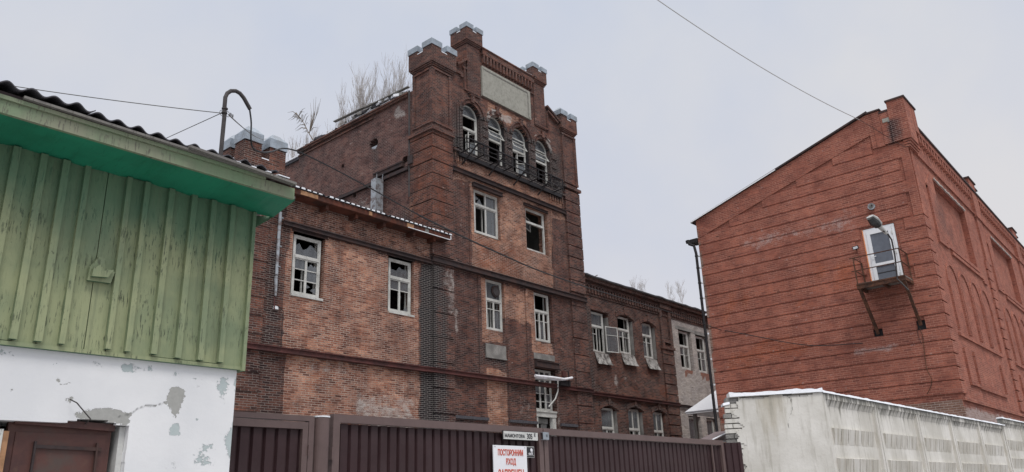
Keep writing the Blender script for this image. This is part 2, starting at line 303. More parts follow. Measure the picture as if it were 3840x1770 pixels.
class MB:
    def __init__(s): s.v = []; s.f = []; s.mi = []; s.mats = []; s.smooth = False; s.st = []; s.hold = False
    def m(s, name):
        if name not in s.mats: s.mats.append(name)
        return s.mats.index(name)
    def add(s, vs, fs, mat=None):
        if not s.hold: s.st.append(len(s.f))
        o = len(s.v); s.v.extend([tuple(map(float, p)) for p in vs]); k = s.m(mat) if mat else 0
        for f in fs: s.f.append(tuple(i+o for i in f)); s.mi.append(k)
    def box(s, x0, x1, y0, y1, z0, z1, mat=None, seg=0):
        if seg:
            s.st.append(len(s.f)); s.hold = True
            def cuts(a, b): n = max(1, int(abs(b-a)/seg+.5)); return [a+(b-a)*i/n for i in range(n+1)]
            X = cuts(x0, x1); Y = cuts(y0, y1); Z = cuts(z0, z1)
            def grid(P, A, B, flip):
                vs = [P(a, b) for b in B for a in A]; n = len(A); fs = []
                for j in range(len(B)-1):
                    for i in range(n-1):
                        q = (j*n+i, j*n+i+1, (j+1)*n+i+1, (j+1)*n+i); fs.append(q[::-1] if flip else q)
                s.add(vs, fs, mat)
            grid(lambda a, b: (a, y0, b), X, Z, False); grid(lambda a, b: (a, y1, b), X, Z, True)
            grid(lambda a, b: (x0, a, b), Y, Z, True); grid(lambda a, b: (x1, a, b), Y, Z, False)
            grid(lambda a, b: (a, b, z0), X, Y, True); grid(lambda a, b: (a, b, z1), X, Y, False); s.hold = False; return
        s.add([(x0, y0, z0), (x1, y0, z0), (x1, y1, z0), (x0, y1, z0), (x0, y0, z1), (x1, y0, z1), (x1, y1, z1), (x0, y1, z1)],
              [(0, 3, 2, 1), (4, 5, 6, 7), (0, 1, 5, 4), (1, 2, 6, 5), (2, 3, 7, 6), (3, 0, 4, 7)], mat)
    def obox(s, c, ax, ay, az, hx, hy, hz, mat=None):
        c = Vector(c); ax = Vector(ax).normalized()*hx; ay = Vector(ay).normalized()*hy; az = Vector(az).normalized()*hz
        P = [c+sx*ax+sy*ay+sz*az for sz in (-1, 1) for sx, sy in ((-1, -1), (1, -1), (1, 1), (-1, 1))]
        s.add(P, [(0, 3, 2, 1), (4, 5, 6, 7), (0, 1, 5, 4), (1, 2, 6, 5), (2, 3, 7, 6), (3, 0, 4, 7)], mat)
    def bar(s, a, b, w, h=None, up=(0, 0, 1), mat=None):
        a = Vector(a); b = Vector(b); d = b-a; h = h or w; u = Vector(up)
        if abs(d.normalized().dot(u)) > .98: u = Vector((0, 1, 0))
        x = d.cross(u).normalized(); y = x.cross(d).normalized()
        s.obox((a+b)/2, d, x, y, d.length/2, w/2, h/2, mat)
    def tube(s, pts, r, n=8, mat=None, cap=True):
        pts = [Vector(p) for p in pts]; rings = []; rr = r if isinstance(r, (list, tuple)) else [r]*len(pts)
        ref = None; vs = []
        for i, p in enumerate(pts):
            d = (pts[min(i+1, len(pts)-1)]-pts[max(i-1, 0)]).normalized()
            if ref is None: ref = Vector((0, 0, 1)) if abs(d.z) < .9 else Vector((1, 0, 0))
            x = (ref-d*ref.dot(d)).normalized(); ref = x; y = d.cross(x)
            for k in range(n):
                a = 2*math.pi*k/n; vs.append(p+(x*math.cos(a)+y*math.sin(a))*rr[i])
        fs = [(i*n+k, i*n+(k+1) % n, (i+1)*n+(k+1) % n, (i+1)*n+k) for i in range(len(pts)-1) for k in range(n)]
        if cap: fs += [tuple(range(n))[::-1], tuple((len(pts)-1)*n+k for k in range(n))]
        s.add(vs, fs, mat)
    def prism(s, poly, ext, mat=None):
        """poly: list of 3-D points (planar, any winding), ext: extrusion vector"""
        n = len(poly); e = Vector(ext); P = [Vector(p) for p in poly]
        s.add([*P, *[p+e for p in P]], [tuple(range(n))[::-1], tuple(range(n, 2*n))]+[(i, (i+1) % n, n+(i+1) % n, n+i) for i in range(n)], mat)
    def build(s, name, mat=None, parent=None, paint=None, smooth=False, props=None):
        me = bpy.data.meshes.new(name); me.from_pydata(s.v, [], s.f)
        for k in (s.mats or [mat]): me.materials.append(MATS[k])
        if s.mats: me.polygons.foreach_set('material_index', s.mi)
        co = np.array(s.v); 
        me.calc_loop_triangles() if False else None
        nl = len(me.loops); li = np.zeros(nl, int); me.loops.foreach_get('vertex_index', li)
        nrm = np.zeros(len(me.polygons)*3); me.polygons.foreach_get('normal', nrm); nrm = np.abs(nrm.reshape(-1, 3))
        tot = np.zeros(len(me.polygons), int); me.polygons.foreach_get('loop_total', tot)
        dom = np.repeat(np.argmax(nrm*np.array([1, 1, .9]), axis=1), tot); P = co[li]
        uv = np.where((dom == 0)[:, None], P[:, [1, 2]], np.where((dom == 1)[:, None], P[:, [0, 2]], P[:, [0, 1]]))
        ul = me.uv_layers.new(name='UVMap'); ul.data.foreach_set('uv', uv.astype(np.float32).ravel())
        if paint:
            a = me.color_attributes.new('stain', 'FLOAT_COLOR', 'POINT')
            st = paint(co[:, 0], co[:, 1], co[:, 2]); a.data.foreach_set('color', np.clip(np.stack(st, 1), 0, 1).astype(np.float32).ravel())
        else:
            a = me.color_attributes.new('stain', 'FLOAT_COLOR', 'POINT'); a.data.foreach_set('color', np.zeros(len(s.v)*4, np.float32))
        if smooth: me.polygons.foreach_set('use_smooth', [True]*len(me.polygons))
        o = bpy.data.objects.new(name, me); COL.objects.link(o); o.parent = parent
        if props:
            for k, v in props.items(): o[k] = v
        return o
def split(mb, name, parent, paint=None):
    """every shape that was added becomes an object of its own"""
    out = []
    for i, a in enumerate(mb.st):
        b = mb.st[i+1] if i+1 < len(mb.st) else len(mb.f); m = MB(); ids = {}
        for f, k in zip(mb.f[a:b], mb.mi[a:b]):
            for v in f:
                if v not in ids: ids[v] = len(m.v); m.v.append(mb.v[v])
            m.f.append(tuple(ids[v] for v in f)); m.mi.append(m.m(mb.mats[k]))
        out.append(m.build(name, parent=parent, paint=paint))
    return out
def thing(name, label, cat, loc=(0, 0, 0), group=None):
    o = bpy.data.objects.new(name, None); COL.objects.link(o); o.empty_display_size = .1
    o['label'] = label; o['category'] = cat
    if group: o['group'] = group
    return o
def tp(label, cat, group=None):
    d = {'label': label, 'category': cat}
    if group: d['group'] = group
    return d

def wall(us, zs, solid, d0, d1, axis, mb=None, mat=None, back=True):
    """Grid wall. us, zs cut lines; solid(u,z)->bool array. axis 'Y': plane at y=d0 facing -Y, thickness to d1. axis 'X': plane x=d0 facing -X."""
    mb = mb or MB(); us = np.array(sorted(set(np.round(us, 4)))); zs = np.array(sorted(set(np.round(zs, 4))))
    uc = (us[1:]+us[:-1])/2; zc = (zs[1:]+zs[:-1])/2; U, Z = np.meshgrid(uc, zc, indexing='ij'); S = solid(U, Z)
    P = (lambda u, z, d: (u, d, z)) if axis == 'Y' else (lambda u, z, d: (d, u, z))
    flip = axis == 'X'; vid = {}; vs = []; fs = []
    def vert(i, j, k):
        key = (i, j, k)
        if key not in vid: vid[key] = len(vs); vs.append(P(us[i], zs[j], d1 if k else d0))
        return vid[key]
    def q(*v): fs.append(tuple(v) if not flip else tuple(v[::-1]))
    n, m = S.shape
    for i in range(n):
        for j in range(m):
            if not S[i, j]: continue
            q(vert(i, j, 0), vert(i+1, j, 0), vert(i+1, j+1, 0), vert(i, j+1, 0))
            if back: q(vert(i, j+1, 1), vert(i+1, j+1, 1), vert(i+1, j, 1), vert(i, j, 1))
            if i == 0 or not S[i-1, j]: q(vert(i, j, 1), vert(i, j, 0), vert(i, j+1, 0), vert(i, j+1, 1))
            if i == n-1 or not S[i+1, j]: q(vert(i+1, j, 0), vert(i+1, j, 1), vert(i+1, j+1, 1), vert(i+1, j+1, 0))
            if j == 0 or not S[i, j-1]: q(vert(i, j, 1), vert(i+1, j, 1), vert(i+1, j, 0), vert(i, j, 0))
            if j == m-1 or not S[i, j+1]: q(vert(i, j+1, 0), vert(i+1, j+1, 0), vert(i+1, j+1, 1), vert(i, j+1, 1))
    mb.add(vs, fs, mat); return mb
def lines(a, b, h, extra=()): n = max(1, round((b-a)/h)); return list(np.linspace(a, b, n+1))+[e for e in extra if a <= e <= b]


# ================================================================== ground
def ground():
    mb = MB(); n = 60; vs = []; fs = []
    xs = np.concatenate([-np.geomspace(600, 2, 20), np.linspace(0, 60, 40), np.geomspace(66, 1500, 14)])
    for y in xs:
        for x in xs: vs.append((x, y, -.02+.05*float(fbm(x, y, .3))))
    k = len(xs)
    for j in range(k-1):
        for i in range(k-1): fs.append((j*k+i, j*k+i+1, (j+1)*k+i+1, (j+1)*k+i))
    mb.add(vs, fs, 'ground_mat'); o = mb.build('ground', smooth=True); o['kind'] = 'structure'
ground()

# ================================================================== green shed on the left
GY = 5.5
shed = thing('storage_shed', 'green boarded shed with whitewashed base wall and wavy slate roof', 'shed', (3.18, GY, 0))
def shed_paint(x, y, z):
    R = np.zeros_like(x); Gc = np.zeros_like(x); B = np.zeros_like(x)
    zb = lambda px, py: atY(px, py, GY+.03)
    s = .396     # zoomed crop (0,1300) scale
    def P(a, b): q = zb(a*s, 1300+b*s); return q[0], q[2]
    for a, b, ra, rb, k in [(80, 60, .09, .03, .8), (920, 170, .05, .03, .7), (1175, 185, .03, .03, .7), (1260, 200, .05, .04, .9), (1430, 215, .04, .03, .7), (1675, 255, .035, .03, .8),
                            (1845, 300, .03, .04, .7), (2105, 385, .05, .09, 1), (2225, 780, .03, .22, .75), (2190, 930, .04, .08, .75), (1990, 950, .04, .03, .55), (2240, 300, .02, .1, .7),
                            (1640, 1130, .07, .05, .62), (1880, 1060, .08, .06, .60), (2020, 1120, .08, .05, .6), (1670, 800, .05, .03, .95), (1660, 740, .03, .06, .8), (660, 130, .03, .02, .7), (2070, 860, .1, .05, .6)]:
        u, v = P(a, b); R += .8*k*blob(x, z, u, v, ra*1.35, rb*1.35)
    for a, b, ra, rb, k in [(550, 315, .03, .025, .95), (660, 335, .02, .01, .8), (605, 365, .02, .008, .8), (1680, 470, .045, .05, 1), (1700, 430, .05, .03, .8), (1620, 520, .04, .04, .8), (1660, 640, .03, .09, .95),
                            (1870, 390, .02, .04, .9), (1920, 310, .02, .012, .9), (930, 650, .17, .035, 1.0), (1050, 640, .10, .035, .8), (1180, 720, .045, .03, .75), (660, 500, .035, .03, .9), (1910, 735, .012, .018, .8), (110, 410, .012, .015, .8)]:
        u, v = P(a, b); Gc += (.78 if ra < .1 else .95)*k*blob(x, z, u, v, ra*(1.35 if ra < .1 else 1.05), rb*1.3)
    # the crack
    pts = [P(a, b) for a, b in [(1130, 660), (1230, 640), (1300, 590), (1380, 560), (1470, 560), (1560, 530)]]
    for (a, b), (c, d) in zip(pts, pts[1:]):
        t = np.clip(((x-a)*(c-a)+(z-b)*(d-b))/((c-a)**2+(d-b)**2), 0, 1); dd = np.hypot(x-a-t*(c-a), z-b-t*(d-b))
        B = np.maximum(B, np.exp(-(dd/.0035)**2)); Gc += .35*np.exp(-(dd/.012)**2)
    return R, Gc, B*.8, np.zeros_like(x)
DX0, DX1, DZ = 1.60, 2.40, 2.19          # opening of the boarded window
wx = lines(-1.2, 3.165, .016 if False else .02, (DX0, DX1)); wz = lines(0, 2.64, .02, (DZ,))
wx = lines(-1.2, 1.0, .2)+lines(1.0, 3.165, .014, (DX0, DX1)); wz = lines(0, 1.7, .2)+lines(1.7, 2.64, .014, (DZ,))
def shed_solid(u, z): return ~((u > DX0) & (u < DX1+.01*(fbm(u, z, 9)-.5)) & (z < DZ+(np.where(u > 1.98, .035, 0)*np.clip(np.sin((u-1.98)/.36*3.14), 0, 1))*(u < 2.34)))
wall(wx, wz, shed_solid, GY+.03, GY+.45, 'Y', mat='white_plaster', back=False).build('base_wall', parent=shed, paint=shed_paint)
mb = MB(); mb.box(-1.2, 3.165, GY+.45, 9.5, 0, 2.6, 'white_plaster'); mb.box(-1.2, 3.10, GY+.06, 9.5, 2.64, 3.93, 'grey_timber'); mb.build('rear_body', parent=shed)
# boards: one mesh of planks, slightly uneven
mb = MB(); edges = [-1.2]
bx = [1.435, 1.60, 1.74, 1.88, 2.03, 2.17, 2.30, 2.485, 2.665, 2.825, 2.99, 3.18]
x = 1.435
while x > -1.1: x -= .15; bx.insert(0, x)
random.seed(3)
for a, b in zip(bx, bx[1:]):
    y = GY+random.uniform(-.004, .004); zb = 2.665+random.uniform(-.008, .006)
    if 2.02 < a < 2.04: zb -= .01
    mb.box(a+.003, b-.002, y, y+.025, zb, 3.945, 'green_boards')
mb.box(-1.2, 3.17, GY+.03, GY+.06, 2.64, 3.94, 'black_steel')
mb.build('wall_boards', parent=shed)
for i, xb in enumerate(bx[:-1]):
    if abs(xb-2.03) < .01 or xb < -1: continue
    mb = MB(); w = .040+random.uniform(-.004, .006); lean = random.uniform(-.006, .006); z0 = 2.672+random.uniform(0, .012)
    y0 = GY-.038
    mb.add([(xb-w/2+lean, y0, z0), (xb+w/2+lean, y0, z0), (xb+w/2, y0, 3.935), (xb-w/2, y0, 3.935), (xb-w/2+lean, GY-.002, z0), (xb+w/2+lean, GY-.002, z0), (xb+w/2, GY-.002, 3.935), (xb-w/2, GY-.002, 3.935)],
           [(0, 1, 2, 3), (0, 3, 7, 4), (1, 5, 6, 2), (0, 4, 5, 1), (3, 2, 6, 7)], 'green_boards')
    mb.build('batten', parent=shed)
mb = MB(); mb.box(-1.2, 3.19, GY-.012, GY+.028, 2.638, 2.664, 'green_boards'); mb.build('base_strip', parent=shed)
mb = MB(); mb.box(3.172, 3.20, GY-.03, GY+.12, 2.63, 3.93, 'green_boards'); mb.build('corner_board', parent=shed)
# soffit, brackets, fascia boards
mb = MB(); vs = []; fs = []; N = 60
for i in range(N+1):
    X = -1.2+(3.30+1.2)*i/N; w = .006*math.sin(X*9)+.005*math.sin(X*23)
    vs += [(X, 5.075, 3.955), (X+(.07 if i == N else 0), GY+.0, 3.94+w)]
for i in range(N): fs.append((2*i, 2*i+2, 2*i+3, 2*i+1))
mb.add(vs, fs, 'green_soffit'); mb.box(-1.2, 3.30, 5.08, 6.2, 3.965, 3.985, 'grey_timber'); mb.build('soffit', parent=shed)
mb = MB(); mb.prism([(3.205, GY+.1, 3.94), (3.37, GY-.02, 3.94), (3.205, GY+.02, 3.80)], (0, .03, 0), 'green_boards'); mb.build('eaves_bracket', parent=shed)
mb = MB(); a0 = (-1.2, 5.045); 
mb.box(-1.2, 3.27, 5.048, 5.075, 3.945, 4.036, 'green_fascia'); mb.build('fascia_board', parent=shed)
mb = MB(); mb.box(-1.2, 3.0, 5.030, 5.046, 4.030, 4.056, 'green_fascia'); mb.box(-1.2, 3.24, 5.035, 5.09, 4.055, 4.078, 'steel_beam'); mb.bar((1.3, 5.02, 4.072), (3.24, 5.005, 4.058), .03, .016, mat='grey_timber'); mb.build('eaves_trim', parent=shed)
mb = MB()
for X in (2.2, 2.75, 3.08): mb.box(X-.02, X+.02, 5.06, 5.6, 4.052, 4.09, 'grey_timber')
split(mb, 'rafter_end', shed)
# wavy slate sheets
def slate(x0, x1, y0, zoff, name):
    mb = MB(); n = int((x1-x0)/.011); vs = []; fs = []; L_ = 4.6; sl = math.tan(rad(11))
    for k, (dy, dz) in enumerate(((0, 0), (0, -.009))):
        for i in range(n+1):
            X = x0+(x1-x0)*i/n; z = 4.120+zoff+.0165*math.cos(2*math.pi*(X-1.20)/.1335)+.004*math.sin(X*5)
            vs += [(X, y0+.006*math.sin(X*31), z+dz), (X, y0+L_, z+dz+L_*sl)]
    m = n+1
    for i in range(n):
        fs += [(2*i, 2*i+2, 2*i+3, 2*i+1), (2*m+2*i+1, 2*m+2*i+3, 2*m+2*i+2, 2*m+2*i), (2*m+2*i, 2*m+2*i+2, 2*i+2, 2*i)]
    fs += [(2*n, 2*m+2*n, 2*m+2*n+1, 2*n+1)]
    mb.add(vs, fs, 'slate'); mb.build(name, parent=shed)
slate(-1.25, 0.35, 4.985, .012, 'slate_sheet'); slate(.31, 1.71, 4.99, .0, 'slate_sheet'); slate(1.67, 3.09, 5.0, -.014, 'slate_sheet')
mb = MB(); mb.bar((2.35, 4.99, 4.075), (3.24, 5.0, 4.048), .05, .018, mat='grey_timber'); mb.add([(3.02, 5.0, 4.06), (3.22, 5.0, 4.07), (3.28, 5.35, 4.17), (3.02, 5.35, 4.13)], [(0, 1, 2, 3)], 'black_steel'); mb.build('drip_strip', parent=shed)
mb = MB()
for X in (2.60, 2.73, 2.86, 2.99, 3.12): mb.obox((X, 5.0, 4.079), (1, 0, 0), (0, 1, .2), (0, 0, 1), .018 if X < 3.1 else .05, .03, .004, 'snow')
split(mb, 'snow_patch', shed)
# torn cover box on the boards
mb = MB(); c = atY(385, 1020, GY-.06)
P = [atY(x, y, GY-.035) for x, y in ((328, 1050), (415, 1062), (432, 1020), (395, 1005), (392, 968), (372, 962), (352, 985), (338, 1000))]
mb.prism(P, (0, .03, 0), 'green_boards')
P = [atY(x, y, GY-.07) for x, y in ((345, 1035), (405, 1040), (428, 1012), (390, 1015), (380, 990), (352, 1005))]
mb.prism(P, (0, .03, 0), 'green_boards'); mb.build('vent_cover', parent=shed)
# steel shutter in the window opening
mb = MB(); mb.box(1.70, 2.325, GY+.12, GY+.16, .9, 2.20, 'door_steel'); mb.box(1.745, 2.295, GY+.113, GY+.125, .95, 2.13, 'door_steel')
mb.bar((1.72, GY+.085, 2.20), (2.325, GY+.085, 2.175), .03, .045, mat='door_steel'); mb.build('steel_shutter', parent=shed)
mb = MB(); mb.bar((1.855, GY+.10, 2.045), (2.265, GY+.10, 2.035), .012, .022, mat='steel_beam'); mb.bar((1.855, GY+.10, 1.0), (1.86, GY+.10, 2.075), .012, .022, mat='steel_beam'); mb.bar((2.245, GY+.10, 1.0), (2.235, GY+.10, 2.075), .012, .022, mat='steel_beam'); mb.build('shutter_brace', parent=shed)
mb = MB(); mb.box(1.605, 1.66, GY+.06, GY+.18, .9, 2.14, 'white_wood'); mb.box(1.66, 1.695, GY+.07, GY+.18, .9, 2.13, 'fresh_timber'); mb.box(2.36, 2.398, GY+.08, GY+.40, .9, 2.185, 'sign_dull'); mb.box(1.60, 2.40, GY+.41, GY+.44, .8, 2.3, 'black_steel'); mb.build('window_jamb', parent=shed)
mb = MB(); mb.tube([(1.99, GY-.0, 2.335), (2.015, GY-.05, 2.31), (2.125, GY-.02, 2.215), (2.13, GY+.08, 2.19)], .004, 6, 'mast_steel'); mb.build('hook_rod', parent=shed)
mb = MB(); mb.box(-1.2, 3.165, 9.4, 9.5, 2.6, 4.8, 'grey_timber'); mb.build('rear_gable', parent=shed)

# ================================================================== steel gates
YG = 6.0
def ribbed(mb, p0, p1, z0, z1, pitch=.118, depth=.028, mat='gate_sheet'):
    p0 = Vector((*p0, 0)); p1 = Vector((*p1, 0)); d = (p1-p0); Ln = d.length; d.normalize(); n = Vector((d.y, -d.x, 0))
    pts = []; u = 0
    while u < Ln:
        for a, b in ((0, 0), (.012, 1), (.028, 1), (.040, 0)):
            if u+a <= Ln: pts.append((u+a, b))
        u += pitch
    pts.append((Ln, 0)); vs = []; fs = []
    for a, b in pts:
        q = p0+d*a-n*depth*b; vs += [(q.x, q.y, z0), (q.x, q.y, z1)]
    for i in range(len(pts)-1): fs.append((2*i, 2*i+2, 2*i+3, 2*i+1))
    mb.add(vs, fs, mat)
def leaf(name, label, x0, x1, ztop, joints=()):
    t = thing(name, label, 'gate', (x0, YG, 0), 'leaves of the steel vehicle gate')
    mb = MB(); w = .075
    mb.box(x0, x1, YG-.03, YG+.03, ztop-w, ztop, 'gate_frame'); mb.box(x0, x0+w, YG-.03, YG+.03, .1, ztop-w, 'gate_frame'); mb.box(x1-w, x1, YG-.03, YG+.03, .1, ztop-w, 'gate_frame')
    mb.box(x0+w, x1-w, YG-.03, YG+.03, .1, .1+w, 'gate_frame')
    for j in joints: mb.box(j-.012, j+.012, YG-.028, YG-.005, .18, ztop-w, 'gate_frame')
    mb.build('leaf_frame', parent=t)
    mb = MB(); ribbed(mb, (x0+w, YG+.01), (x1-w, YG+.01), .18, ztop-w-.004); mb.build('ribbed_sheet', parent=t)
    return t
g1 = leaf('gate_leaf', 'ribbed dark brown gate leaf with the warning board, left of the gate joint', 4.41, 7.425, 2.425)
g2 = leaf('gate_leaf', 'long ribbed dark brown gate leaf running from the gate joint to the broken white wall', 7.445, 12.05, 2.425, (11.66,))
mb = MB(); mb.box(4.392, 4.409, YG-.05, YG+.01, 2.02, 2.13, 'gate_frame'); mb.build('hinge', parent=g1)
post = thing('gate_post', 'round brown steel gate post with a flat cap beside the small gate', 'post', (4.30, YG, 0))
mb = MB(); mb.tube([(4.30, YG, 0), (4.30, YG, 2.385)], .072, 24, 'gate_frame'); mb.build('post_tube', parent=post, smooth=False)
mb = MB(); mb.tube([(4.30, YG, 2.385), (4.30, YG, 2.398)], .076, 24, 'snow'); mb.build('post_cap', parent=post)
wk = thing('wicket_gate', 'small ribbed dark brown gate next to the shed corner', 'gate', (3.6, YG, 0))
mb = MB(); mb.box(3.0, 4.205, YG-.03, YG+.03, 2.345, 2.39, 'gate_frame'); mb.box(4.15, 4.205, YG-.03, YG+.03, 0, 2.345, 'gate_frame'); mb.build('gate_frame', parent=wk)
mb = MB(); mb.box(3.0, 4.14, YG-.035, YG+.02, 2.275, 2.335, 'gate_frame'); mb.box(4.085, 4.14, YG-.035, YG+.02, .1, 2.275, 'gate_frame'); mb.box(4.0, 4.085, YG-.02, YG+.02, .1, .16, 'gate_frame'); mb.build('leaf_frame', parent=wk)
mb = MB(); ribbed(mb, (3.0, YG+.0), (4.085, YG+.0), .12, 2.28); mb.build('ribbed_sheet', parent=wk)
mb = MB(); mb.box(4.142, 4.152, YG-.05, YG-.03, 2.05, 2.14, 'gate_frame'); mb.box(4.142, 4.152, YG-.05, YG-.03, 1.3, 1.4, 'gate_frame'); split(mb, 'hinge', wk)
sf = thing('sheet_fence', 'short dark ribbed sheet between the long gate leaf and the broken wall end', 'fence', (12.1, YG, 0))
mb = MB(); ribbed(mb, (12.06, 5.98), (12.31, 5.79), .0, 2.39, .11, .018); mb.build('ribbed_sheet', parent=sf)
mb = MB(); mb.prism([atY(x, y, 6.2) for x, y in ((2676, 1650), (2752, 1613), (2764, 1618), (2766, 1655))], (0, .35, 0), 'gate_frame'); mb.bar(atY(2672, 1648, 6.17), atY(2752, 1611, 6.17), .02, .012, mat='white_metal'); mb.build('sloped_flashing', parent=sf)

# signs and lock
def text(s, size, x, y, z, mat, parent, name='lettering', sx=1.0, bold=0.0, ext=.0015, align='CENTER'):
    cu = bpy.data.curves.new('t', 'FONT'); cu.body = s; cu.size = size; cu.align_x = align; cu.extrude = ext; cu.offset = bold
    ob = bpy.data.objects.new('t', cu); COL.objects.link(ob); bpy.context.view_layer.update()
    me = bpy.data.meshes.new_from_object(ob.evaluated_get(bpy.context.evaluated_depsgraph_get())); bpy.data.objects.remove(ob)
    me.transform(Matrix(((sx, 0, 0, x), (0, 0, -1, y), (0, 1, 0, z), (0, 0, 0, 1)))); me.materials.clear(); me.materials.append(MATS[mat])
    o = bpy.data.objects.new(name, me); COL.objects.link(o); o.parent = parent; return o
YS = 5.945
ad = thing('address_plate', 'white street name and house number plate at the top of the gate', 'sign', (7.0, YS, 2.3))
mb = MB(); mb.box(6.705, 7.070, YS, YS+.012, 2.275, 2.362, 'sign_dull'); mb.box(7.073, 7.300, YS, YS+.012, 2.275, 2.362, 'sign_dull'); mb.build('plate', parent=ad)
mb = MB(); mb.box(6.70, 7.305, YS+.012, YS+.024, 2.268, 2.368, 'black_steel'); mb.build('backing', parent=ad)
text('МАМОНТОВА', .052, 6.888, YS-.002, 2.296, 'letter_black', ad, sx=1.0, bold=.0006)
text('305', .082, 7.148, YS-.002, 2.290, 'letter_black', ad, sx=.85, bold=.001); text('Е', .05, 7.243, YS-.002, 2.318, 'letter_black', ad, bold=.0008)
wb = thing('warning_board', 'white board with red lettering forbidding entry, screwed to the gate', 'sign', (6.8, YS, 2.0))
mb = MB(); mb.box(6.52, 7.085, YS, YS+.01, 1.70, 2.205, 'sign_white'); mb.build('board', parent=wb)
mb = MB()
for X in (6.548, 7.055):
    for Z in (2.187, 1.72): mb.tube([(X, YS-.003, Z), (X, YS+.002, Z)], .005, 8, 'steel_beam')
split(mb, 'screw', wb)
text('ПОСТОРОННИМ', .088, 6.806, YS-.002, 2.098, 'letter_red', wb, sx=.60, bold=.002)
text('ВХОД', .088, 6.806, YS-.002, 2.002, 'letter_red', wb, sx=.66, bold=.002)
text('ЗАПРЕЩЕН', .125, 6.806, YS-.002, 1.857, 'letter_red', wb, sx=.62, bold=.003)
st = thing('door_sticker', 'small black sticker with a pale head shape right of the warning board', 'sticker', (7.16, YS, 2.1))
mb = MB(); mb.box(7.095, 7.235, YS+.012, YS+.02, 2.082, 2.205, 'sign_dull'); mb.box(7.102, 7.228, YS+.009, YS+.0125, 2.108, 2.198, 'letter_black'); mb.box(7.102, 7.228, YS+.009, YS+.0125, 2.087, 2.102, 'letter_black'); mb.build('film', parent=st)
mb = MB(); mb.prism([(7.18+.022*math.cos(a)*(1 if math.cos(a) > 0 else .8), YS+.006, 2.165+.021*math.sin(a)) for a in np.linspace(0, 6.28, 14)[:-1]], (0, .003, 0), 'sign_white'); mb.box(7.178, 7.198, YS+.006, YS+.009, 2.138, 2.152, 'sign_white'); mb.build('emblem', parent=st)
text('СОТА', .027, 7.166, YS+.007, 2.113, 'sign_white', st, bold=.001)
lk = thing('gate_catch', 'small galvanised catch plate bridging the joint of the two gate leaves', 'latch', (7.42, YS, 2.3))
mb = MB(); mb.box(7.375, 7.485, YS-.02, YS-.014, 2.29, 2.372, 'galvanised'); mb.box(7.375, 7.485, YS-.014, YS+.02, 2.286, 2.291, 'galvanised'); mb.box(7.375, 7.485, YS-.014, YS+.02, 2.371, 2.375, 'galvanised'); mb.build('plate', parent=lk)
mb = MB(); mb.box(7.438, 7.452, YS-.022, YS-.0195, 2.318, 2.348, 'black_steel'); mb.build('slot', parent=lk)

# ================================================================== whitewashed walls on the right
def rot_build(mb, name, origin, ang, parent, paint=None):
    """mesh modelled with u along X, thickness along +Y, turned about origin"""
    o = mb.build(name, parent=parent, paint=paint); o.matrix_parent_inverse = Matrix(); me = o.data
    me.transform(Matrix.Translation((*origin, 0)) @ Matrix.Rotation(ang, 4, 'Z')); return o
A0 = (12.29, 6.01); A1 = (13.17, 4.655); ang1 = math.atan2(A1[1]-A0[1], A1[0]-A0[0]); L1 = math.dist(A0, A1)
ew = thing('rendered_wall_end', 'whitewashed rendered brick wall end with a broken brick edge and snow on top', 'wall', (*A0, 0))
def ew_paint(x, y, z):
    top = np.exp(-((3.18-z)/.35)); st = fbm(x, z*.15, 6, 2)
    return (.95*np.exp(-((x-.75)/.25)**2)*sst(1.8, 3.2, z)+.25*st, .42*top*(.4+st)-.12+.9*np.exp(-((x-1.05-.06*np.sin(z*9)-.1*np.clip(2.9-z, -1, 1)*.3)/.008)**2)*(z > 2.55), 0*x, 0*x)
mb = MB(); jag = lambda z: .21+.05*np.sin(z*17)+.04*np.sin(z*41)
wall(lines(0, L1, .02), lines(0, 3.13, .025), lambda u, z: (u > jag(z)) & (z < 3.10+.03*np.sin(u*9)), 0, .03, 'Y', mb, 'whitewashed_concrete', back=False)
rot_build(mb, 'render_coat', A0, ang1, ew, ew_paint)
mb = MB(); random.seed(11); k = 0; z = 0
while z < 3.14:
    off = (.0 if k % 2 else .12); e = random.choice([0, .01, .02, -.015]); top = z > 2.98
    x0 = .0+e+(.10 if top else 0)
    xs_ = [x0]+[v for v in np.arange(off, L1, .25) if v > x0+.07]+[L1-.01]
    for a, b in zip(xs_, xs_[1:]):
        if b-a > .03 and (a < .45 or z > 2.95): mb.box(a+.006, b-.006, .012+random.uniform(-.012, .012)+(.02 if a > .3 else 0)*(z < 2.95), .12, z+.008, z+.072, 'grey_render' if random.random() < .25 else 'whitewashed_concrete')
    z += .082; k += 1
mb.box(.06, L1-.004, .035, .34, 0, 3.13, 'grey_render'); rot_build(mb, 'brickwork', A0, ang1, ew)
